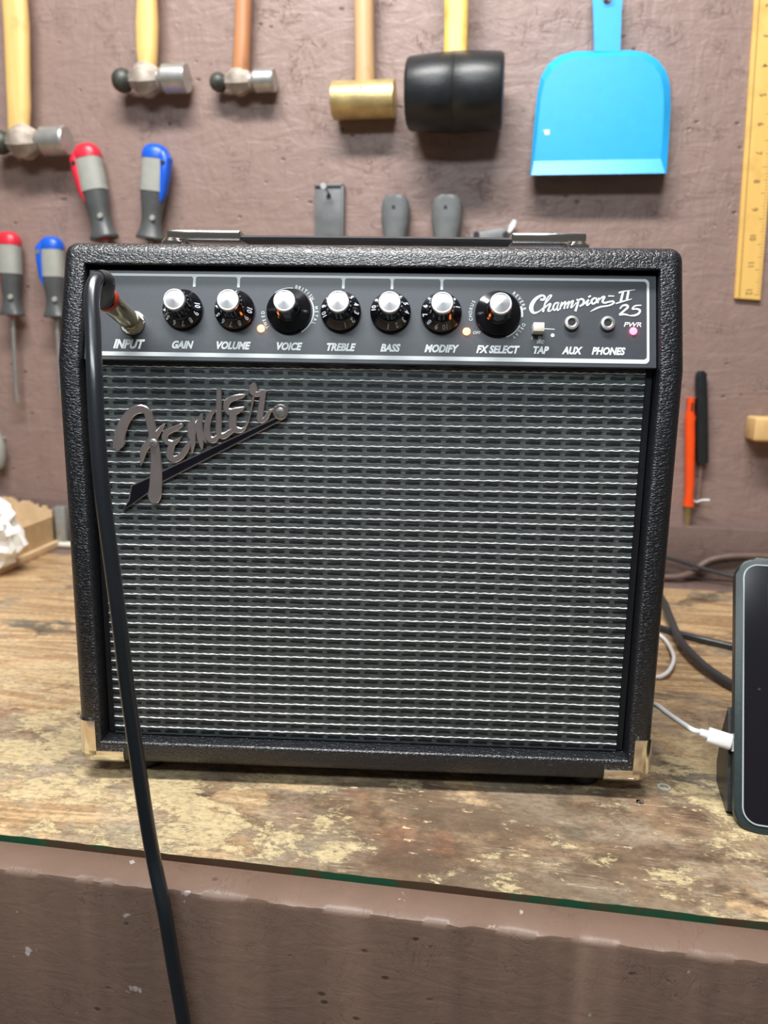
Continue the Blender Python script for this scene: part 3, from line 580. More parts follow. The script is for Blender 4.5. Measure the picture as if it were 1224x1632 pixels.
# ------------------------------------------------------------------ instrument cable plugged into the input
pb = MA @ MP
cab = empty('instrument_cable', pb @ Vector((-.1575, .0275, .0048)), 0, 'thick black instrument cable plugged into the amplifier input and hanging over the bench edge', 'cable')
CI = T(*(-cab.location))
pm = CI @ pb @ T(-.1575, .0275, 0)
def part(bd, name, m, root, **k): return bd.build(name, m, root, **k)
b = B(); b.lathe([(.0046, .0044), (.0050, .0064), (.0062, .0070), (.0067, .0110), (.0070, .0400), (.0068, .0430)], M=pm, n=36); part(b, 'plug_barrel', M_brass2, cab)
b = B(); b.lathe([(.0030, .002), (.0030, .0070)], M=pm, n=20); part(b, 'plug_tip', M_nickel, cab)
b = B(); b.lathe([(.0073, .0425), (.0076, .0432), (.0076, .0462), (.0072, .0468)], M=pm, n=36); part(b, 'plug_ring', M_redring, cab)
e0 = pb @ Vector((-.1575, .0275, .0460)); e1 = pb @ Vector((-.1576, .0275, .0520)); e2 = pb @ Vector((-.1600, .0272, .0640))
pts = [e0, e1] + [YP(x, y, yy) for x, y, yy in ((167, 449, -.078), (157, 445, -.086), (149.5, 455, -.092), (146.5, 478, -.098), (148, 520, -.105), (151, 600, -.116), (156, 700, -.123), (164, 790, -.127), (177, 890, -.129), (190, 990, -.130), (202, 1090, -.130), (216, 1190, -.130), (231, 1290, -.130), (245, 1370, -.1300), (262, 1450, -.1335), (277, 1540, -.1345), (293, 1632, -.134), (305, 1720, -.133), (316, 1850, -.132), (320, 2050, -.13))]
P = [p - cab.location for p in cat(pts, 8)]
rs = []
for i in range(len(P)):
    rs.append(.0067 if i < 8 else (.0067 - (.0067 - .0044) * min(1, (i - 8) / 14)))
b = B(); b.tube(P[:24], [r_ + .0004 for r_ in rs[:24]], 20); part(b, 'strain_relief', M_cable2, cab)
b = B(); b.tube(P[14:], [min(r_, .0042) for r_ in rs[14:]], 18); part(b, 'cable_jacket', M_cable, cab)
# ------------------------------------------------------------------ tools hung on the wall
def handle_sections(rows, d, depth):                          # rows of (pixel y, left px, right px)
    out = []
    for y, xl, xr in rows:
        a = W(xl, y, d); c = W(xr, y, d); out.append(((a.x + c.x) / 2, WY - d, (a.z + c.z) / 2, abs(c.x - a.x) / 2, depth))
    return out
def ext(rows, y, dx=0): (y0, l, r_) = rows[0]; return [(y, l + dx, r_ + dx)] + rows
def ballpeen(rows, headc, sc, d, hm, label, faceR, ballflip=False, tilt=0):
    c = W(*headc, d); root = empty('ball_peen_hammer', (c.x, WY, c.z), 0, label, 'hammer', 'hammers hanging on the wall')
    M0 = T(-c.x, -WY, -c.z)
    b = B(); sec = handle_sections(rows, d, .011); sec.append((sec[-1][0], sec[-1][1], c.z, sec[-1][3] * .8, .009)); b.loft(sec[::-1], 20, M0, p=2.4); b.build('handle', hm, root)
    H = T(0, -d, 0) @ RY(tilt) @ RY(pi / 2)                    # profile axis along +x (face side)
    s_ = sc; fr = faceR
    b = B(); b.lathe([(fr * .35, .0600 * s_), (fr * .92, .0600 * s_), (fr, .0575 * s_), (fr, .0280 * s_), (fr * .88, .0250 * s_), (fr * .72, .0215 * s_), (fr * .72, .0165 * s_)], H, 36); b.build('striking_face', M_steel, root, ang=28)
    b = B()
    b.lathe([(fr * .70, .0200 * s_), (fr * .95, .0130 * s_), (fr * 1.22, .0045 * s_), (fr * 1.25, -.0040 * s_), (fr * 1.02, -.0130 * s_), (fr * .74, -.0190 * s_), (fr * .55, -.0235 * s_)], H @ RZ(pi / 8), 8); b.build('head_eye', M_rustst, root, ang=28)
    b = B(); b.lathe([(fr * .56, -.0200 * s_), (fr * .55, -.0250 * s_), (fr * .72, -.0280 * s_), (fr * .84, -.0340 * s_), (fr * .80, -.0410 * s_), (fr * .60, -.0470 * s_), (fr * .32, -.0500 * s_), (.0002, -.0510 * s_)], H, 36); b.build('peen_ball', M_darkst, root, ang=40)
    return root
ballpeen([(-170, -8, 26), (-60, 0, 38), (40, 7, 46), (130, 11, 47), (170, 13, 48), (205, 14, 46)], (40, 226), 1.13, .030, M_hw1, 'large ball peen hammer with yellow wooden handle, leftmost of the hammers on the wall', .0205)
ballpeen([(-170, 222, 250), (-60, 220, 251), (0, 219, 250), (40, 217, 252), (80, 218, 251), (108, 222, 249)], (234, 127), 1.02, .027, M_hw1, 'medium ball peen hammer with yellow wooden handle, second hammer from the left', .0195)
ballpeen([(-170, 378, 398), (-60, 378, 400), (0, 376, 401), (60, 374, 399), (107, 371, 397)], (382, 130), .86, .021, M_hw2, 'small ball peen hammer with reddish brown handle, third hammer from the left', .0155)
c = W(580, 159, .026); rt = empty('brass_hammer', (c.x, WY, c.z), 0, 'hammer with a short brass cylinder head and tan wooden handle', 'hammer', 'hammers hanging on the wall')
b = B(); sec = handle_sections([(-170, 568, 596), (0, 564, 596), (60, 565, 596), (112, 566, 597), (131, 566, 597)], .026, .014); sec.append((c.x, WY - .026, c.z, .013, .012)); b.loft(sec[::-1], 24, T(-c.x, -WY, -c.z), p=2.1)
b.build('handle', M_hw3, rt)
b = B(); b.lathe([(.0225, -.0435), (.0240, -.0430), (.0242, -.042), (.0242, .042), (.0240, .0430), (.0225, .0435)], T(0, -.026, 0) @ RY(pi / 2), 48); b.build('head', M_brass, rt)
b = B(); b.lathe([(.0016, 0), (.0016, .001)], T(0, -.0496, .008) @ RX(pi / 2), 12); b.build('head_pin', M_matblack, rt)
c = W(725, 148, .052); rt = empty('rubber_mallet', (c.x, WY, c.z), 0, 'large black rubber mallet with yellow wooden handle hanging on the wall', 'mallet', 'hammers hanging on the wall')
b = B(); sec = handle_sections([(-170, 709, 747), (0, 708, 747), (50, 708, 746), (90, 707, 745)], .052, .012); sec.append((c.x, WY - .052, c.z, .016, .012)); b.loft(sec[::-1], 24, T(-c.x, -WY, -c.z), p=4); b.build('handle', M_hw4, rt)
b = B(); b.lathe([(.0390, -.0635), (.0425, -.0620), (.0448, -.0585), (.0470, -.030), (.0485, -.0008), (.0478, .0), (.0485, .0008), (.0478, .030), (.0462, .0585), (.0440, .0625), (.0395, .0638)], T(0, -.052, 0) @ RY(pi / 2), 64); b.build('head', M_rubber, rt, ang=45)
# dustpan
q = W(955, 180, .03); dp = empty('dustpan', (q.x, WY, q.z), 0, 'bright blue plastic dustpan hanging on the wall', 'dustpan')
def wq(px, py, d): v = W(px, py, d); return (v.x - q.x, -d, v.z - q.z)
outer = [(845, 281), (849, 225), (856, 150), (862, 122), (874, 102), (893, 88), (915, 82), (960, 81), (1005, 80), (1030, 84), (1050, 97), (1062, 114), (1068, 135), (1069, 170), (1066, 225), (1062, 278)]
inner = [(851, 257), (856, 215), (862, 155), (868, 130), (880, 111), (900, 96), (918, 91), (960, 90), (1002, 88), (1024, 92), (1042, 104), (1053, 121), (1057, 140), (1058, 172), (1056, 218), (1053, 253)]
d_out = .012; d_in = .030
n = len(outer); vs = [wq(x, y, .004 if 0 < i < n - 1 else .018) for i, (x, y) in enumerate(outer)] + [wq(x, y, .024 if 0 < i < n - 1 else .034) for i, (x, y) in enumerate(outer)] + [wq(x, y, .032) for x, y in inner] + [wq(847, 279, .040), wq(1060, 276, .040)]
fs = []
for i in range(n - 1): fs += [(i, i + 1, n + i + 1, n + i), (n + i, n + i + 1, 2 * n + i + 1, 2 * n + i)]
fs += [tuple(range(2 * n, 3 * n)), (2 * n, 3 * n - 1, 3 * n + 1, 3 * n), (n, 2 * n, 3 * n), (2 * n - 1, 3 * n + 1, 3 * n - 1)]
# shell thickness given by a second skin behind
k0 = len(vs); vs += [(x * .985, y + .0028, z * .985) for x, y, z in vs[n:]]
def sh(i): return k0 + (i - n)
for i in range(n - 1): fs.append((sh(n + i), sh(2 * n + i), sh(2 * n + i + 1), sh(n + i + 1)))
fs += [tuple(sh(i) for i in range(2 * n, 3 * n))[::-1], (sh(2 * n), sh(3 * n), sh(3 * n + 1), sh(3 * n - 1))]
fs += [(3 * n, 3 * n + 1, sh(3 * n + 1), sh(3 * n)), (n, 3 * n, sh(3 * n), sh(n)), (2 * n - 1, sh(2 * n - 1), sh(3 * n + 1), 3 * n + 1)]
b = B(); b._add(vs, fs); b.build('pan', M_cyan, dp, ang=14)
b = B()
hp = [wq(947, 84, .022), wq(988, 84, .022), wq(990, 20, .022), wq(993, -20, .022), (wq(985, -34, .022)), wq(952, -34, .022), wq(943, -20, .022), wq(945, 20, .022)]
hc = wq(967, 1, .022)
n1 = 28; ro = []
# handle plate with a round hanging hole, built as a bridged ring
hole = [(hc[0] + .0058 * cos(2 * pi * k / n1), hc[2] + .0058 * sin(2 * pi * k / n1)) for k in range(n1)]
poly = [(x, z) for x, y, z in hp]
def castp(a):
    dx, dz = cos(a), sin(a); best = None
    for i in range(len(poly)):
        (x1, z1), (x2, z2) = poly[i], poly[(i + 1) % len(poly)]; ex, ez = x2 - x1, z2 - z1; den = dx * ez - dz * ex
        if abs(den) < 1e-12: continue
        t_ = ((x1 - hc[0]) * ez - (z1 - hc[2]) * ex) / den; u_ = ((x1 - hc[0]) * dz - (z1 - hc[2]) * dx) / den
        if t_ > 0 and -1e-6 <= u_ <= 1 + 1e-6 and (best is None or t_ < best): best = t_
    return (hc[0] + dx * best, hc[2] + dz * best)
angs = sorted([2 * pi * k / n1 for k in range(n1)] + [atan2(z - hc[2], x - hc[0]) % (2 * pi) for x, z in poly]); m_ = len(angs)
vs = []
for y in (-.026, -.018):
    for a in angs: x, z = castp(a); vs.append((x, y, z))
    for a in angs: vs.append((hc[0] + .0058 * cos(a), y, hc[2] + .0058 * sin(a)))
fs = []
for k in range(m_):
    j = (k + 1) % m_; fs += [(k, j, m_ + j, m_ + k), (2 * m_ + k, 3 * m_ + k, 3 * m_ + j, 2 * m_ + j), (k, 2 * m_ + k, 2 * m_ + j, j), (m_ + k, m_ + j, 3 * m_ + j, 3 * m_ + k)]
b._add(vs, fs); b.build('handle', M_cyan, dp, False)
b = B(); s1 = wq(872, 211, .0322); b.box((s1[0] - .003, -.0326, s1[2] - .003), (s1[0] + .003, -.032, s1[2] + .003)); b.box((s1[0] - .005, -.0325, s1[2] + .0015), (s1[0] - .0025, -.032, s1[2] + .003)); b.build('paint_fleck', M_white, dp, False)
b = B(); b.tube([(q.x + hc[0], WY + .001, q.z + hc[2] + .004), (q.x + hc[0], WY - .036, q.z + hc[2] + .0045)], .0016, 10); b.lathe([(.0038, 0), (.0038, .0012)], T(q.x + hc[0], WY - .035, q.z + hc[2] + .0045) @ RX(pi / 2), 16)
tag(b.build('nail', M_steel), 'steel nail through the hole of the blue dustpan handle', 'nail')
# ruler
r0 = W(1190, 477, .004); rt = empty('wooden_ruler', (r0.x, WY, r0.z), 0, 'yellow wooden ruler with inch numbers hanging at the right edge of the wall', 'ruler')
def wr(px, py, d): v = W(px, py, d); return (v.x - r0.x, -d, v.z - r0.z)
a, c, e, f = wr(1170, 476, .003), wr(1211, 479, .003), wr(1251, -30, .003), wr(1204, -34, .003)
b = B(); P4 = [a, c, e, f]; vs = [(x, 0, z) for x, y, z in P4] + [(x, -.0055, z) for x, y, z in P4]
b._add(vs, [(0, 1, 2, 3), (7, 6, 5, 4), (0, 4, 5, 1), (1, 5, 6, 2), (2, 6, 7, 3), (3, 7, 4, 0)]); bmesh.ops.bevel(b.bm, geom=list(b.bm.edges), offset=.0008, segments=2, affect='EDGES'); b.build('blade', M_ruler, rt)
b = B()
LE = Vector((f[0] - a[0], 0, f[2] - a[2])); Ln = LE.length; tilt = atan2(LE.x, LE.z)
MR = T(a[0], -.0055, a[2]) @ RY(tilt) @ RX(pi / 2)             # x across, y up the ruler
wid = (Vector(c) - Vector(a)).length
b.box((.0055, .001, 0), (.0064, Ln - .003, .0001), MR)
for k in range(int(Ln / .0041)):
    L_ = .008 if k % 8 == 0 else (.0055 if k % 4 == 0 else .0035); y = .004 + k * .0041
    b.box((wid - .0015 - L_, y, 0), (wid - .0015, y + .0006, .00012), MR)
for k, s in enumerate(('12', '11', '10', '9', '8', '7', '6', '5', '4', '3', '2', '1')):
    y = .0085 + k * .0355
    if y < Ln - .01: text(b, s, MR @ T(wid - .0155, y, .00012) @ RZ(-pi / 2), .0078, .01, 0, .8)
b.build('scale_marks', M_ink, rt, False)
# screwdrivers
def screwdriver(pt, pb_, d, cap, side, shaft, label, w_=.021, strip=1):
    A = W(*pt, d); Bt = W(*pb_, d); ax = (A - Bt); L = ax.length; tl = atan2(ax.x, ax.z)
    root = empty('screwdriver', (Bt.x, WY, Bt.z), 0, label, 'screwdriver', 'screwdrivers hanging on the wall')
    M0 = T(0, -d, 0) @ RY(tl); k = L
    def secs(lst): return [(0, 0, z * k, a_ * w_, a_ * w_ * .85) for z, a_ in lst]
    b = B(); b.loft(secs([(0, .98), (.02, 1.02), (.10, .80), (.20, .70), (.30, .74), (.42, .86), (.50, .90)]), 28, M0, p=2.3); b.build('lower_grip', M_gripdark, root)
    b = B(); b.lathe([(.0042, -.0006), (.0036, .0010)], M0 @ T(.35 * w_, -.72 * w_, .22 * k) @ RX(pi / 2), 14); b.build('grip_stud', M_gripgrey, root)
    b = B(); vv = [(z, .93 + .012 * math.cos(z * 260)) for z in [.50 + .34 * i / 30 for i in range(31)]]
    b.loft(secs(vv), 28, M0, p=2.5); b.build('upper_grip', M_gripgrey, root)
    b = B(); b.loft(secs([(.838, .96), (.87, .97), (.92, .92), (.96, .78), (.985, .58), (.998, .30), (1.0, .05)]), 28, M0, p=2.4)
    # coloured hanging loop down one side
    b.loft([(strip * w_ * .72, -.004, .40 * k, w_ * .06, .006), (strip * w_ * .80, -.004, .50 * k, w_ * .28, .0085), (strip * w_ * .86, -.004, .70 * k, w_ * .36, .010), (strip * w_ * .80, -.003, .86 * k, w_ * .42, .012), (strip * w_ * .50, 0, .93 * k, w_ * .40, .012)], 20, M0, p=2.6)
    b.build('handle_cap', cap, root)
    b = B(); b.lathe([(.0034, -.004), (.0034, .0015)], M0 @ T(strip * w_ * .84, -.0135, .80 * k) @ RX(pi / 2), 16); b.build('hanging_hole', M_steel if side else M_matblack, root)
    if shaft:
        b = B(); b.lathe([(.0075, -.002), (.0075, .001)], M0, 16); b.build('collar', M_red if cap is M_red else M_gripdark, root)
        b = B(); b.loft([(0, 0, .001, .0033, .0033), (0, 0, -shaft * .86, .0032, .0032), (0, 0, -shaft * .93, .0052, .0020), (0, 0, -shaft, .0050, .0006)], 16, M0 @ RY(0), p=2.2); b.build('shaft', M_steel, root)
    return root
screwdriver((136, 229), (167, 381), .022, M_red, 0, .10, 'red and grey screwdriver leaning left, above the left end of the amplifier', strip=-1)
screwdriver((250, 230), (240, 382), .022, M_blue, 0, .10, 'blue and grey screwdriver above the left end of the amplifier', strip=1)
screwdriver((14, 369), (20, 503), .022, M_red, 0, .135, 'red and grey flat-blade screwdriver at the left edge of the photo', w_=.0185, strip=-1)
screwdriver((82, 377), (90, 506), .022, M_blue, 1, .12, 'blue and grey screwdriver beside the upper left side of the amplifier', w_=.0185, strip=-1)
# flat grey file blank and two grey-handled tools showing above the amplifier
A = W(503, 296, .004); D_ = W(549, 420, .004); rt = empty('steel_bar', ((A.x + D_.x) / 2, WY, D_.z), 0, 'flat dark grey steel bar hung on a nail behind the amplifier', 'bar')
hw = (D_.x - A.x) / 2; hh = A.z - D_.z
b = B(); b.box((-hw, -.010, 0), (hw, 0, hh), bev=.0012); b.box((hw - .004, -.013, 0), (hw, -.0095, hh), bev=.0008); b.box((-hw, -.013, hh - .003), (hw, -.0095, hh), bev=.0008); b.build('bar_plate', M_filegrip, rt)
for y_, r_ in ((hh - .016, .0035), (hh - .083, .013)):
    b = B(); b.lathe([(r_, 0), (r_, .0008)], T(0 if r_ > .01 else -.001, -.0099, y_) @ RX(pi / 2), 24); b.build('bar_hole', M_matblack, rt)
v = W(525, 310, .01); e = W(516, 297, .04)
b = B(); b.tube([(v.x, WY, v.z), (e.x, WY - .042, e.z)], .0017, 10); b.lathe([(.0042, 0), (.0042, .0014)], T(e.x, WY - .042, e.z) @ RX(pi / 2), 16); tag(b.build('nail', M_steel), 'steel nail holding the flat grey bar', 'nail')
for (xc, ws, lab) in ((631, .0205, 'grey plastic tool handle behind the amplifier, nearer the flat grey bar'), (713, .0220, 'grey plastic tool handle with a pale scuff, nearer the blue dustpan')):
    top_ = W(xc, 313, .016); rt = empty('file_handle', (top_.x, WY, top_.z), 0, lab, 'file handle', 'grey tool handles behind the amplifier')
    b = B(); b.loft([(0, -.016, z, a_ * ws, .0145) for z, a_ in ((-.16, .8), (-.10, .76), (-.065, .72), (-.050, .84), (-.034, .97), (-.018, .99), (-.006, .88), (-.001, .70), (0, .5))], 28, p=3.2); b.build('grip', M_filegrip, rt)
    b = B(); b.lathe([(.0026, 0), (.0026, .0006)], T(-.001, -.0303, -.017) @ RX(pi / 2), 16); b.build('hanging_hole', M_matblack, rt)
    b = B(); b.box((-.006, -.019, -.20), (.006, -.013, -.155)); b.build('blade', M_steel, rt, False)
v = W(780, 372, .02); rt = empty('utility_tool', (v.x, WY, v.z), 0, 'dark angular tool with a white tab, just showing above the amplifier handle', 'tool')
def wu(px, py): p_ = W(px, py, .02); return (p_.x - v.x, p_.z - v.z)
b = B(); b.prism([wu(746, 381), wu(752, 371), (wu(765, 368)), wu(798, 362), wu(808, 365), wu(812, 374), wu(812, 400), wu(746, 400)], 0, .018, RX(pi / 2), bev=.0015); b.build('tool_body', M_filegrip, rt)
for px_, r_ in ((759, .0045), (806, .0045)):
    p_ = wu(px_, 374); b = B(); b.lathe([(r_, 0), (r_, .001)], T(p_[0], -.0178, p_[1]) @ RX(pi / 2), 20); b.build('rivet_hole', M_matblack, rt)
b = B(); b.prism([wu(809, 369), wu(812, 357), wu(818, 348), wu(823, 349), wu(821, 358), wu(814, 368)], .008, .0105, RX(pi / 2)); b.build('white_tab', M_white, rt, False)
# orange keyhole saw, thin black file, hook
v = W(1098, 720, .012); rt = empty('jab_saw', (v.x, WY, v.z), 0, 'bright orange handled jab saw hanging beside the right side of the amplifier', 'saw')
def ws_(px, py, d=.012): p_ = W(px, py, d); return (p_.x - v.x, p_.z - v.z)
rows = [(806, 1089, 1107), (800, 1090, 1106), (785, 1092, 1105), (770, 1092, 1107), (700, 1092, 1108), (672, 1092, 1108), (664, 1092, 1109), (659, 1093, 1107), (652, 1095, 1106), (640, 1095, 1107), (634, 1095, 1108)]
b = B(); b.loft([((ws_(l, y)[0] + ws_(r_, y)[0]) / 2, -.010, ws_(l, y)[1], (ws_(r_, y)[0] - ws_(l, y)[0]) / 2, .009) for y, l, r_ in rows], 24, p=2.6); b.build('handle', M_orange, rt)
p_ = ws_(1101, 648); b = B(); b.box((p_[0] - .0012, -.0194, p_[1] - .006), (p_[0] + .0012, -.018, p_[1] + .006)); b.build('handle_slot', M_matblack, rt, False)
b = B(); x0, z0 = ws_(1092, 804); x1, z1 = ws_(1092, 842); xr = ws_(1103, 820)[0]; n_ = 9; poly = [(x0, z0), (x1, z1 + .003)]
for k in range(n_): zz = z1 + .003 + (z0 - z1 - .003) * k / n_; poly += [(xr, zz), (xr - .0035, zz + (z0 - z1) / n_ * .8)]
poly.append((xr, z0)); b.prism(poly, .009, .0105, RX(pi / 2)); b.build('saw_blade', M_brass2, rt, False)
v = W(1118, 665, .01); rt = empty('flat_file', (v.x, WY, v.z), 0, 'slim file with long black handle beside the orange saw', 'file')
def wf(px, py, d=.01): p_ = W(px, py, d); return (p_.x - v.x, p_.z - v.z)
rows = [(738, 1111, 1127), (735, 1109.5, 1129), (700, 1109, 1129), (640, 1108.5, 1128), (605, 1108, 1126.5), (595, 1109.5, 1126), (591, 1113, 1122)]
b = B(); b.loft([((wf(l, y)[0] + wf(r_, y)[0]) / 2, -.009, wf(l, y)[1], (wf(r_, y)[0] - wf(l, y)[0]) / 2, .0075) for y, l, r_ in rows], 24, p=3); b.build('handle', M_rubber, rt)
b = B(); a = wf(1118, 736); c = wf(1117, 800); b.box((a[0] - .0022, -.010, c[1]), (a[0] + .0022, -.008, a[1] + .003)); b.build('tang', M_board, rt, False)
a = W(1108, 799, .006); c = W(1131, 797, .02); m = W(1119, 797, .016)
b = B(); b.tube(cat([(a.x, WY, a.z), (a.x, WY - .012, a.z), (m.x, WY - .017, m.z), (c.x, WY - .020, c.z)], 5), .0014, 8); tag(b.build('wire_hook', M_white), 'short bent white wire hook below the black file handle', 'hook')
v = W(1216, 685, .045); b = B(); vs = []
b.box((-.0105, -.045, -.0165), (.030, 0, .0165), bev=.004, seg=3); o = b.build('wooden_peg', M_peg); o.location = (v.x, WY, v.z); tag(o, 'raw yellow wood block sticking out of the wall at the right edge', 'wood block')
v = W(-4, 718, .02); b = B(); b.loft([(0, -.02, -.03, .006, .006), (0, -.02, -.024, .010, .010), (0, -.02, -.01, .0125, .013), (0, -.02, .008, .0125, .013), (0, -.02, .02, .010, .010), (0, -.02, .032, .005, .005)], 20); b.tube([(0, 0.0005, .018), (0, -.02, .018)], .003, 8)
o = b.build('hanging_tool', M_gripgrey); o.location = (v.x, WY, v.z); tag(o, 'greyish rounded handle end on the wall at the left edge, below the red screwdriver', 'handle')
# ------------------------------------------------------------------ things on the bench
# cardboard box with a torn rim
bc = BP(88, 872, 0); bl = BP(0, 912, 0); dirv = (bl - bc); dirv.z = 0; dirv.normalize(); nb = Vector((-dirv.y, dirv.x, 0)) # dirv runs left and forward
if nb.y < 0: nb = -nb
ang = atan2(-dirv.y, -dirv.x); bx = empty('cardboard_box', (bc.x, bc.y, 0), ang, 'open cardboard box with a torn ragged rim, left of the amplifier', 'box')
L_, Dp, H_ = .34, .13, YP(90, 815, bc.y).z
t_ = .004
b = B(); b.box((-L_, 0, .0), (0, t_, H_ * .86)); b.box((-L_, t_, 0), (-L_ + t_, Dp, H_)); b.box((-L_ + t_, t_, 0), (-t_, Dp, t_)); b.build('box_walls', M_card, bx, False)
b = B(); n_ = 90; rnd = random.Random(3); vs = []; z = H_ * 1.12; zz = []
for i in range(n_ + 1):
    if rnd.random() < .45: z = H_ * (1.02 + .22 * min(1, i / 24) + .26 * rnd.random())
    zz.append(z + rnd.uniform(-.0015, .0015))
poly = [(-L_, 0.001)] + [(0, .001)] + [(-L_ * i / n_, zz[i]) for i in range(n_ + 1)]
b.prism([(x, z_) for x, z_ in poly], 0, .004, T(0, Dp, 0) @ RX(pi / 2)); b.build('torn_back_panel', M_cardin, bx, False)
rnd = random.Random(5); poly = [(0.0, 0.0)]; y_ = 0.0; zb_ = .060
poly.append((0, .058))
while y_ < Dp - .004:
    zb_ = .060 + .016 * min(1, y_ / .04) + rnd.uniform(-.003, .005); st_ = rnd.uniform(.002, .009); poly.append((y_, zb_)); y_ += st_; poly.append((min(y_, Dp), zb_ + rnd.uniform(-.0025, .0010))); y_ += .0012
poly += [(Dp, zb_), (Dp, 0)]
b = B(); b.prism(poly, -.004, 0, Matrix(((0, 0, 1, 0), (1, 0, 0, 0), (0, 1, 0, 0), (0, 0, 0, 1)))); b.build('torn_end_panel', M_cardin, bx, False)
b = B(); b.box((-L_ - .002, -.010, 0), (.002, -.0002, .012), bev=.001); b.build('bottom_flange', M_cardin, bx)
# crumpled white bag sagging over the box front
def crumple(name, cen, rad, seed, m, amp_=.22):
    bm = bmesh.new(); bmesh.ops.create_icosphere(bm, subdivisions=4, radius=1)
    for v_ in bm.verts:
        p_ = v_.co.copy(); k = 1.08 + amp_ * noise.noise(p_ * 1.2 + Vector((seed, 0, 0))) - amp_ * 1.3 * abs(noise.noise(p_ * 1.9 + Vector((0, seed, 0)))) - .34 * abs(noise.noise(p_ * 2.7 + Vector((0, 0, seed)))) - .05 * abs(noise.noise(p_ * 8))
        v_.co = Vector((p_.x * rad[0] * k, p_.y * rad[1] * k, p_.z * rad[2] * k))
    lo = min(v_.co.z for v_ in bm.verts); d = bpy.data.meshes.new(name)
    for v_ in bm.verts:
        if v_.co.z < lo * .92: v_.co.z = lo * .92
    bm.to_mesh(d); bm.free(); o = link(name, d, m, None, True, 16); o.location = (cen[0], cen[1], cen[2] - lo * .92); return o
bgp = BP(2, 918, 0)
bag = crumple('plastic_bag', (bgp.x - .047, bgp.y + .004, .0005), (.078, .040, .066), 5.7, M_bag); tag(bag, 'crumpled white plastic bag in front of the cardboard box at the left edge', 'bag')
# metal bracket and white roll beside the box
v1 = BP(98, 868, 0); rt = empty('metal_bracket', (v1.x + .004, v1.y - .01, 0), 0, 'small grey metal bracket standing between the cardboard box and the amplifier', 'bracket')
zt = YP(104, 806, v1.y - .01).z
b = B(); b.box((-.012, 0, .006), (.010, .003, zt * .93), bev=.0008); b.build('web', M_steel, rt)
b = B(); b.box((.001, -.012, .006), (.018, .0, zt), bev=.001); b.build('flange', plain('galvanised_steel', (.42, .46, .46), .4, .6), rt)
b = B(); b.tube([(-.020, -.010, .0055), (.045, -.010, .0055)], .0052, 16); b.build('base_roll', M_cream, rt)
# tablet leaning on a small stand
TB = BP(1180, 1325, 0); LEAN = radians(28); TW, TH, TT = .245, .190, .011
tab = empty('tablet', (TB.x, TB.y, 0), radians(-6), 'tablet in a dark green case propped up at the right edge of the bench', 'tablet')
MT = T(0, 0, 0) @ RX(-LEAN) @ RX(pi / 2)                       # x right, y up the face, z towards the viewer
b = B(); b.prism(rr(-.004, 0, TW, TH, .014, 5), -TT, 0, MT); bmesh.ops.bevel(b.bm, geom=[e_ for e_ in b.bm.edges if len(e_.link_faces) == 2 and max(len(f_.verts) for f_ in e_.link_faces) > 8], offset=.0020, segments=3, affect='EDGES', profile=.5); b.build('case', M_case, tab, ang=50)
b = B(); ringframe(b, rr(.0008, .0052, TW - .007, TH - .0052, .0105, 8), rr(.0017, .0061, TW - .0079, TH - .0061, .0096, 8), -.0005, .0011); ob = b.build('protector_edge', M_prot, tab, False); ob.matrix_local = MT
b = B(); b.prism(rr(.0016, .0060, TW - .0078, TH - .0060, .0096, 8), -.0004, .0005); ob = b.build('bezel', M_bezel, tab, False); ob.matrix_local = MT
b = B(); b.prism(rr(.0175, .016, TW - .024, TH - .018, .001, 2), 0, .0007); ob = b.build('screen', M_screen, tab, False); ob.matrix_local = MT
b = B(); b.lathe([(.0010, 0), (.0010, .0006)], T(.0115, .095, .0003), 14); ob = b.build('front_camera', M_matblack, tab, False); ob.matrix_local = MT
b = B(); b.box((-.0052, .051, -.0075), (-.0038, .063, -.0025)); ob = b.build('charging_port', M_steel, tab, False); ob.matrix_local = MT
# the stand: a folded black wedge behind the tablet's lower left
rt = empty('tablet_stand', (TB.x, TB.y, 0), radians(-6), 'small black folding stand behind the tablet', 'stand')
sp = [(.016, 0), (.060, 0), (.074, .006), (.076, .050), (.066, .085), (.060, .082)]
b = B(); b.prism([(y, z) for y, z in [(.0165, .004), (.022, .0005), (.062, .0005), (.070, .012), (.064, .040), (.050, .066), (.0465, .0615)]], -.006, .16, Matrix(((0, 0, 1, 0), (1, 0, 0, 0), (0, 1, 0, 0), (0, 0, 0, 1))), bev=.001)
b.build('stand_body', M_rubber, rt)
# white charging cable
tm = T(*tab.location) @ RZ(radians(-6)) @ MT
port = tm @ Vector((-.0053, .057, -.005)); d1 = (tm.to_3x3() @ Vector((-1, .20, 0))).normalized(); nrm = (tm.to_3x3() @ Vector((0, 0, 1))).normalized()
q1 = Matrix((nrm.cross(d1), nrm, d1)).transposed().to_4x4()
rt = empty('charging_cable', port, 0, 'white charging cable plugged into the left side of the tablet', 'cable')
b = B(); b.loft([(0, 0, z, .0056 * k, .0036 * k) for z, k in ((0, .93), (.0006, 1), (.0150, 1), (.0157, .93))], 24, q1, p=3.2); b.build('connector', M_whitepl, rt)
b = B(); b.loft([(0, 0, z, .0031 * k, .0028 * k) for z, k in ((.015, 1), (.0205, .92), (.0212, .8))], 20, q1, p=2.4); b.build('strain_relief', M_whitepl, rt)
e2 = port + d1 * .0205; e3 = port + d1 * .026
P = [e2, e3, YP(1090, 1155, .050), YP(1065, 1138, .078), YP(1044, 1123, .098), Vector((.217, .135, .024)), Vector((.217, .165, .006)), Vector((.218, .19, .0026))] + [BP(x, y, z) for x, y, z in ((1040, 1082, .0028), (1054, 1078, .004), (1067, 1068, .007), (1074, 1049, .008), (1067, 1030, .005), (1055, 1015, .0028), (1030, 1002, .0024), (990, 994, .0024))]
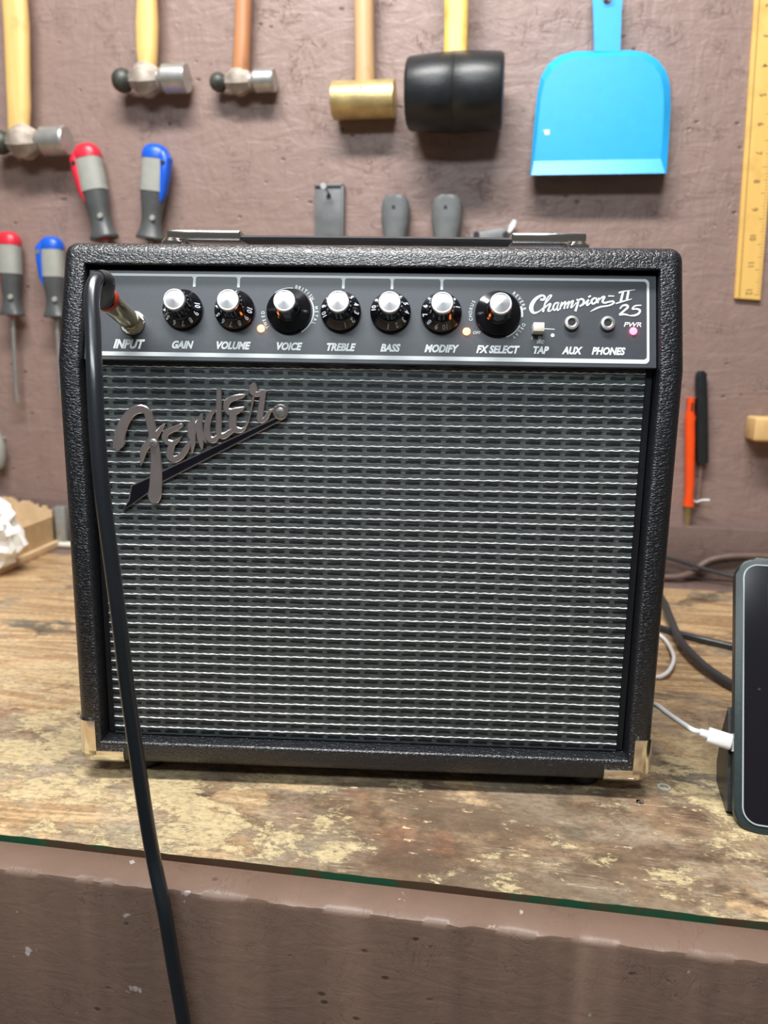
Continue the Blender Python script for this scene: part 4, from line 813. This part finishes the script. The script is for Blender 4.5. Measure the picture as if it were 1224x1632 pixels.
b = B(); b.tube([p_ - port for p_ in cat(P, 8)], .0021, 12); b.build('cable_jacket', M_whitepl, rt)
# mains leads and cables behind
def cable(pts, r_, m, label, name='power_cable'):
    P = cat([BP(x, y, z) for x, y, z in pts], 8); o0 = P[0].copy(); b = B(); b.tube([p_ - o0 for p_ in P], r_, 14); o = b.build(name, m); o.location = o0; return tag(o, label, 'cable')
cable([(1000, 940, .0045), (1040, 940, .0050), (1057, 958, .008), (1068, 985, .010), (1085, 1022, .010), (1115, 1055, .009), (1145, 1078, .007), (1172, 1094, .006), (1210, 1112, .0045), (1300, 1140, .0045)], .0044, M_cable2, 'thick black cable curving forward and down behind the tablet')
cable([(990, 975, .0045), (1030, 992, .0045), (1060, 1003, .0045), (1110, 1017, .0045), (1170, 1031, .0045), (1230, 1046, .0045), (1320, 1062, .0045)], .0038, M_cable, 'straight black cable lying on the bench between the amplifier and the tablet')
def ycable(pts, r_, m, label):
    P = cat([YP(x, y, yy) for x, y, yy in pts], 8); o0 = P[0].copy(); b = B(); b.tube([p_ - o0 for p_ in P], r_, 14); o = b.build('power_cable', m); o.location = o0; return tag(o, label, 'cable')
yb = WY - .027
ycable([(960, 915, .618), (1000, 916, .618), (1064, 920, .616), (1088, 918, .618), (1105, 911, .626), (1122, 898, yb), (1142, 890, yb), (1180, 886, yb), (1240, 888, yb), (1340, 894, yb)], .0048, M_brncable, 'brown painted cable running along the board at the back of the bench')
ycable([(980, 872, .622), (1030, 880, .622), (1068, 890, .620), (1110, 903, .618), (1150, 914, .612), (1180, 921, .606), (1215, 931, .60), (1300, 950, .59)], .0026, M_cable2, 'thin dark cable sagging across the back board towards the tablet')
# washer and a bright tack on the bench
p_ = BP(1058, 1256, 0); b = B(); ringframe(b, [(.0048 * cos(2 * pi * k / 28), .0048 * sin(2 * pi * k / 28)) for k in range(28)], [(.0030 * cos(2 * pi * k / 28), .0030 * sin(2 * pi * k / 28)) for k in range(28)], 0, .0010)
o = b.build('washer', plain('grey_washer', (.50, .54, .50), .4, .4)); o.location = (p_.x, p_.y, .0001); tag(o, 'small pale washer lying on the bench near the right corner guard', 'washer')
p_ = BP(1020, 1278, 0); b = B(); b.lathe([(.0030, 0), (.0026, .0008), (.0010, .0013)], n=16); o = b.build('tack', M_chrome); o.location = (p_.x, p_.y, 0); tag(o, 'shiny nail head in the bench top in front of the right corner guard', 'nail')
